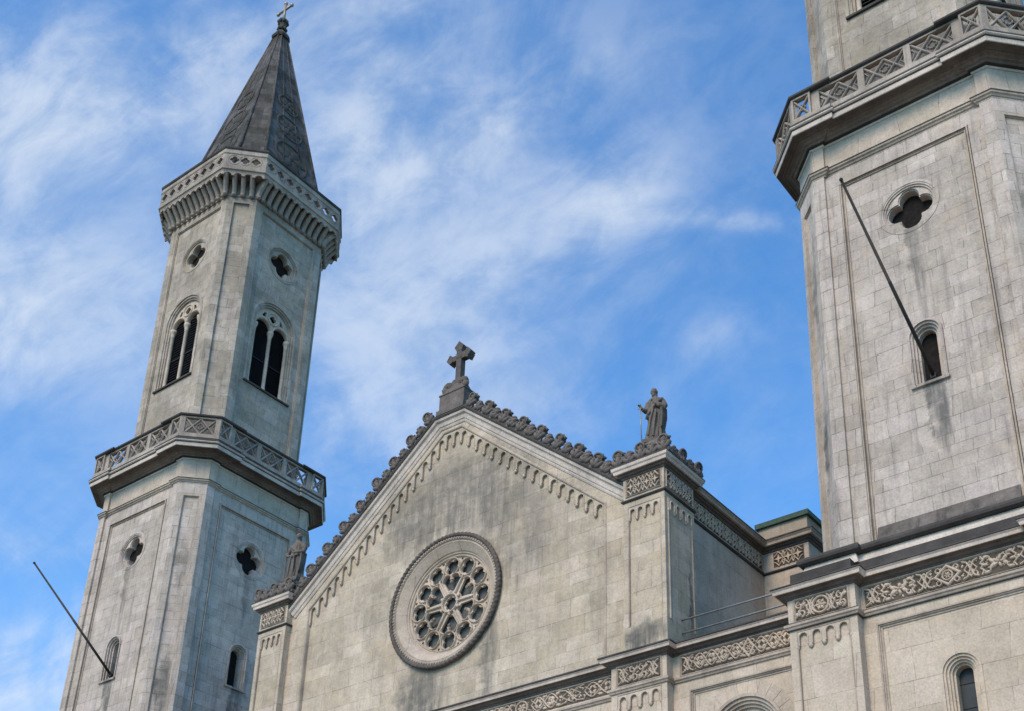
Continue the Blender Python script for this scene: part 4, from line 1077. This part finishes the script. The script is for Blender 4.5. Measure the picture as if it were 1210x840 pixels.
# voussoirs, wedge by wedge, with open joints
nv = 13
for i in range(nv):
    t0, t1 = PI*(i+.04)/nv, PI*(i+.96)/nv
    P = [(xm+1.34*math.cos(t), 14.72+1.34*math.sin(t)) for t in (t0, (t0+t1)/2, t1)] + [(xm+1.78*math.cos(t), 14.72+1.78*math.sin(t)) for t in (t1, (t0+t1)/2, t0)]
    vo.plate(P, [], -.2, -.068, FW)
lo.build('wall', M['lowwall'], wing); tm.build('mouldings', M['trim'], wing); cv.build('carved_frieze', M['carved'], wing); gr.build('frieze_ground', M['ground'], wing); vo.build('voussoirs', M['fascia'], wing)
wn = thing_part('arched_window', wing, Matrix.Translation((xm, YW+.08, 0)))
f = MB()
for (ro, ri, d1, d0) in ((1.34, 1.24, .04, -.1), (1.24, 1.14, -.03, -.15), (1.14, 1.05, -.10, -.25), (1.05, .96, -.18, -.35)):
    f.plate(arch(0, 8.5, 14.72, ro, 28), [arch(0, 8.501, 14.72, ri, 28)], d0, d1)
f.build('frame', M['trim'], wn)
f = MB(); f.plate(arch(0, 8.5, 14.72, .98, 24), [arch(-.46, 8.51, 14.35, .36, 12), arch(.46, 8.51, 14.35, .36, 12), foil(xm*0, 15.1, .30, 4, 0, 6)], -.42, -.28)
f.ribbon(circ(xm*0, 15.1, .40, 18), .07, -.3, -.22, True); f.build('tracery', M['carved'], wn)
f = MB(); f.plate(arch(0, 8.5, 14.72, .99, 24), [], -.5, -.47); f.build('pane', M['glass'], wn)
rf = MB(); rf.add([(x0, YW-.1, 18.25), (x1+.5, YW-.1, 18.25), (x1+.5, 40, 18.6), (x0, 40, 18.6), (x0, YW-.1, 17.9), (x1+.5, YW-.1, 17.9), (x1+.5, 40, 17.9), (x0, 40, 17.9)], [(0,1,2,3),(4,7,6,5),(0,4,5,1),(1,5,6,2),(2,6,7,3),(3,7,4,0)])
rf.build('flat_roof', M['roof'], wing)
# railing on its roof
rl = MB()
for z in (19.40, 18.92): rl.tube([(10.6, 32.1, z), (16.0, 32.1, z)], .03, 6)
rail = rl.build('roof_railing', M['rail']); tag(rail, 'thin two-bar metal railing on the low wing roof', 'railing')

# ------------------------------------------------------------------ REAR BLOCK
rear = thing('rear_block', 'plain rear block with green copper edge, behind the low wing', 'church block', (0, 0, 0))
rb = MB(); rb.box(9.9, 12.25, YB, 46, 10, 25.0); rb.build('wall', M['sidewall'], rear)
rb = MB(); rb.box(10.05, 12.15, 39.0, 45.8, 25.0, 26.15); rb.build('attic', M['stucco'], rear)
rb = MB(); rb.box(9.95, 12.27, 38.88, 45.9, 26.15, 26.36)
rb.add([(9.97, 38.9, 26.362), (12.25, 38.9, 26.362), (12.25, 45.9, 26.362), (9.97, 45.9, 26.362), (11.1, 40.2, 26.6), (11.1, 44.6, 26.6)], [(0,1,4),(1,2,5,4),(2,3,5),(3,0,4,5),(0,3,2,1)])
rb.build('copper_roof', M['copper'], rear)

# ------------------------------------------------------------------ GABLE CROSS
cr = MB()
def bxt(mb, x0, x1, z0, z1, y0, y1): mb.box(x0, x1, y0, y1, z0, z1)
cx, cy = CX, 31.72
bxt(cr, cx-.16, cx+.16, 32.95, 34.6, cy-.16, cy+.16)
cr.add([(cx-.16, cy-.17, 34.5), (cx+.16, cy-.17, 34.5), (cx+.16, cy+.17, 34.5), (cx-.16, cy+.17, 34.5), (cx-.29, cy-.2, 34.72), (cx+.29, cy-.2, 34.72), (cx+.29, cy+.2, 34.72), (cx-.29, cy+.2, 34.72), (cx, cy-.2, 35.0), (cx, cy+.2, 35.0)],
       [(0,3,2,1),(0,1,5,8,4),(2,3,7,9,6),(1,2,6,5),(3,0,4,7),(4,8,9,7),(5,6,9,8)])
for s in (-1, 1):
    a, b = sorted((cx+s*.13, cx+s*.50)); bxt(cr, a, b, 34.08, 34.36, cy-.15, cy+.15)
    v = [(cx+s*.44, cy-.17, 34.06), (cx+s*.44, cy+.17, 34.06), (cx+s*.44, cy+.17, 34.38), (cx+s*.44, cy-.17, 34.38), (cx+s*.58, cy-.2, 33.97), (cx+s*.58, cy+.2, 33.97), (cx+s*.58, cy+.2, 34.47), (cx+s*.58, cy-.2, 34.47), (cx+s*.80, cy-.17, 34.22), (cx+s*.80, cy+.17, 34.22)]
    cr.add(v, [(0,1,2,3),(0,4,5,1),(3,2,6,7),(0,3,7,8,4),(1,5,9,6,2),(4,8,9,5),(7,6,9,8)])
for i in range(4):
    a = PI/4 + PI/2*i; cr.ell((cx+.12*math.cos(a), cy+.12*math.sin(a), 34.22), (.16, .12, .16), 8)
cr.v = [(CX+(x-CX)*.84, cy+(y-cy)*.84, 32.95+(z-32.95)*.93) for x, y, z in cr.v]
co = cr.build('gable_cross', M['orn']); tag(co, 'dark stone cross with flared arms on the top of the gable', 'cross')
sc_ = MB()
for s in (-1, 1):
    n = 14; pts = [(CX+s*(.40 + .20*(1-.6*i/n)*math.cos(i/n*1.6*2*PI)), 31.5, 32.62 + .22*(1-.6*i/n)*math.sin(i/n*1.6*2*PI)) for i in range(n+1)]
    sc_.tube(pts, .09, 7); sc_.ell((CX+s*.55, 31.5, 32.5), (.16, .14, .2), 8, None, None, .3)
sc_.build('pedestal_scrolls', M['orn'], nave)

# ------------------------------------------------------------------ STATUES
def statue(name, pose, loc, rot, label):
    """robed standing figure 2.3 m tall, one skin; folds follow the hanging cloth"""
    m = MB(); H = 2.30
    lv = [ # z, half width, half depth, centre x, centre y, fold depth
        (0.00, .34, .27, .0, .0, .040), (.06, .36, .28, .0, .0, .045), (.30, .33, .25, .0, .0, .045), (.60, .30, .235, .01, .0, .040), (.90, .30, .235, .02, .0, .034), (1.10, .315, .24, .03, .0, .028),
        (1.25, .30, .22, .02, .0, .022), (1.40, .28, .205, .01, .0, .020), (1.55, .29, .20, .0, .0, .018), (1.70, .30, .19, .0, .0, .014), (1.80, .29, .17, .0, .01, .010), (1.87, .25, .14, .0, .01, .006), (1.92, .12, .11, .0, .0, .0), (2.0, .085, .09, .0, -.01, .0), (2.06, .08, .09, .0, -.02, .0)]
    n = 72; vs = []
    for (z, a, b, x, y, fd) in lv:
        for k in range(n):
            t = 2*PI*k/n
            fold = fd*(.6*math.sin(9*t + 1.3*z + 1.1*math.sin(2*z)) + .5*math.sin(15*t - 2.6*z) + .45*math.sin(4*t + 3.2*z))
            vs.append((x + (a+fold)*math.cos(t), y + (b+fold)*math.sin(t), z))
    fs = []
    for i in range(len(lv)-1):
        for k in range(n): fs.append((i*n+k, i*n+(k+1) % n, (i+1)*n+(k+1) % n, (i+1)*n+k))
    fs.append(tuple(range(n))[::-1]); fs.append(tuple((len(lv)-1)*n + k for k in range(n)))
    m.add(vs, fs, None, True)
    hx = -.03 if pose == 'sword' else .02
    # head, jaw, nose, brow, ears, hair, beard
    m.ell((hx, -.03, 2.16), (.108, .126, .15), 18); m.ell((hx, -.06, 2.09), (.07, .085, .075), 12)
    m.add([(hx-.016, -.14, 2.19), (hx+.016, -.14, 2.19), (hx+.024, -.145, 2.13), (hx-.024, -.145, 2.13), (hx, -.178, 2.135)], [(0,1,4),(1,2,4),(2,3,4),(3,0,4),(0,3,2,1)])
    m.ell((hx, -.128, 2.205), (.07, .022, .014), 8); m.ell((hx, -.14, 2.09), (.032, .014, .010), 8)
    for s in (-1, 1):
        m.ell((hx+s*.036, -.128, 2.175), (.016, .012, .010), 8); m.ell((hx+s*.10, -.015, 2.15), (.016, .03, .038), 8)
    m.ell((hx, .005, 2.20), (.132, .14, .145), 16, None, None, .25); m.ell((hx, .05, 2.08), (.11, .09, .14), 12, None, None, .3)
    if pose == 'sword': m.ell((hx, -.11, 2.03), (.065, .05, .10), 10, None, None, .3)
    def arm(pts, rad): m.tube(pts, rad, 12)
    def hand(p, d, side):
        """palm, four fingers curled, thumb on the side"""
        p = Vector(p); d = Vector(d).normalized(); sd_ = d.cross(Vector((0, -1, 0.001))).normalized(); nn_ = sd_.cross(d)
        R = Matrix((sd_, nn_, d)).transposed(); m.ell(p + d*.045, (.045, .026, .055), 10, None, R)
        for i, L in enumerate((.075, .09, .085, .065)):
            b0 = p + d*.085 + sd_*(-.033 + .022*i); m.tube([b0, b0 + d*L*.45 + nn_*.012, b0 + d*L*.75 + nn_*.045, b0 + d*L*.62 + nn_*.07], [.0115, .011, .010, .008], 6)
        b0 = p + d*.02 + sd_*side*.04; m.tube([b0, b0 + sd_*side*.03 + d*.03 + nn_*.02, b0 + sd_*side*.025 + d*.065 + nn_*.045], [.014, .012, .009], 6)
    if pose == 'sword':
        # right arm reaches out to the sword hilt, left forearm lies across the chest under the mantle
        arm([(-.25, 0, 1.74), (-.32, -.02, 1.52), (-.33, -.10, 1.36), (-.38, -.24, 1.35), (-.43, -.32, 1.40)], [.11, .11, .10, .075, .045]); hand((-.43, -.325, 1.405), (-.4, -.4, .4), 1)
        arm([(.27, 0, 1.74), (.35, -.02, 1.50), (.34, -.14, 1.34), (.24, -.25, 1.42), (.12, -.28, 1.52), (.06, -.27, 1.57)], [.115, .13, .125, .10, .075, .045]); hand((.07, -.28, 1.56), (-.7, -.15, .6), -1)
        # mantle: heavy sash from the left shoulder to the right hip, and cloth hanging from the left arm
        arm([(.30, -.04, 1.80), (.20, -.18, 1.66), (.0, -.24, 1.40), (-.18, -.23, 1.16), (-.30, -.12, 1.0)], [.07, .075, .07, .07, .06])
        for i in range(5): arm([(.29+.02*i, -.20+.07*i, 1.40), (.31+.012*i, -.22+.08*i, 1.0), (.28, -.22+.085*i, .50)], [.05, .055, .03])
        arm([(.0, -.27, 1.30), (-.12, -.28, .8), (-.20, -.28, .2)], [.03, .04, .045]); arm([(.12, -.27, 1.25), (.05, -.30, .7), (.0, -.30, .12)], [.03, .045, .045])
    else:
        arm([(-.28, 0, 1.74), (-.42, .0, 1.52), (-.50, -.03, 1.33), (-.38, -.14, 1.22), (-.30, -.20, 1.18)], [.11, .105, .095, .075, .045]); hand((-.30, -.20, 1.18), (.8, -.2, -.3), 1)
        arm([(.28, 0, 1.74), (.40, -.02, 1.50), (.40, -.10, 1.30), (.24, -.25, 1.24), (.08, -.28, 1.28)], [.115, .12, .115, .08, .045]); hand((.08, -.28, 1.28), (-.9, -.1, .15), -1)
        arm([(-.25, -.12, 1.72), (-.05, -.22, 1.50), (.15, -.24, 1.32), (.32, -.14, 1.2)], [.05, .06, .06, .05])
        arm([(-.30, -.18, 1.18), (-.0, -.27, 1.10), (.30, -.20, 1.18)], [.05, .06, .05])
        for i in range(4): arm([(.36+.02*i, -.16+.08*i, 1.28), (.37, -.18+.09*i, .8), (.32, -.18+.09*i, .35)], [.05, .055, .03])
        arm([(-.1, -.27, 1.1), (-.14, -.29, .6), (-.18, -.28, .1)], [.03, .04, .04]); arm([(.08, -.28, 1.1), (.10, -.30, .6), (.08, -.29, .1)], [.03, .04, .045])
    # feet
    for s in (-1, 1): m.ell((s*.13, -.27, .04), (.055, .13, .045), 10)
    me = m.mesh(name, M['statue'])
    o = link(name, me); o.location = loc; o.rotation_euler = (0, 0, rot)
    rm = o.modifiers.new('skin', 'REMESH'); rm.mode = 'VOXEL'; rm.voxel_size = .017; rm.use_smooth_shade = True
    b = MB(); b.box(-.42, .42, -.38, .38, -.14, .015); b.build('base', M['statue'], o)
    if pose == 'sword':
        sw = MB(); sw.tube([(-.46, -.34, 1.50), (-.42, -.35, .0)], [.024, .016], 6)
        sw.tube([(-.54, -.33, 1.36), (-.37, -.36, 1.36)], .016, 6); sw.ell((-.461, -.34, 1.53), (.035, .035, .035), 8)
        sw.build('sword', M['gold'], o)
    tag(o, label, 'statue', 'stone saints on the gable ends')
    return o
statue('saint_statue', 'sword', (9.77, 32.05, 26.58), math.radians(14), 'robed stone saint leaning on a thin sword, on the right end of the gable')
statue('saint_statue', 'plain', (-8.85, 32.05, 26.58), math.radians(10), 'robed stone saint with hand on hip, on the left end of the gable')

# ------------------------------------------------------------------ FLAGPOLES
def flagpole(base, tip, label):
    m = MB(); a, b = Vector(base), Vector(tip); o = bpy.data.objects.new('flagpole', None); sc.collection.objects.link(o); o.location = a
    d = b - a
    m.tube([(0, 0, 0), d*.5, d*.5, d], [.062, .056, .05, .04], 8); m.ell(d, (.06, .06, .06), 8); m.build('pole', M['iron'], o)
    k = MB(); k.tube([d*.49, d*.51], .08, 8); k = MB(); k.tube([(0, .5, -.02), (0, -.05, -.02)], .065, 8); k.box(-.09, .09, -.08, .10, -.10, .06); k.build('bracket', M['iron'], o)
    tag(o, label, 'flagpole', 'bare flagpoles leaning out of the slot windows'); return o
flagpole((TX+.06, 31.30, 24.62), (TX+.06, 25.45, 27.69), 'bare black flagpole leaning out of the near tower slot window')
flagpole((-TX, 31.30, 24.65), (-TX, 26.54, 28.52), 'bare black flagpole leaning out of the far tower slot window')

# ------------------------------------------------------------------ GROUND
def structure(mb, name, mat):
    o = mb.build(name, mat); o['kind'] = 'structure'; return o
g = MB(); n = 48; g.add([(0, 0, -.012)] + [(2500*math.cos(2*PI*i/n), 2500*math.sin(2*PI*i/n), -.012) for i in range(n)], [(0, i+1, (i+1) % n + 1) for i in range(n)]); structure(g, 'ground', M['grass'])
g = MB(); g.box(-70, 70, -12, 8, -.011, -.004); structure(g, 'road', M['asphalt'])
g = MB(); g.box(-70, 70, 8, 60, -.01, .12); g.box(-70, 70, -22, -12, -.01, .12); structure(g, 'pavement', M['paving'])
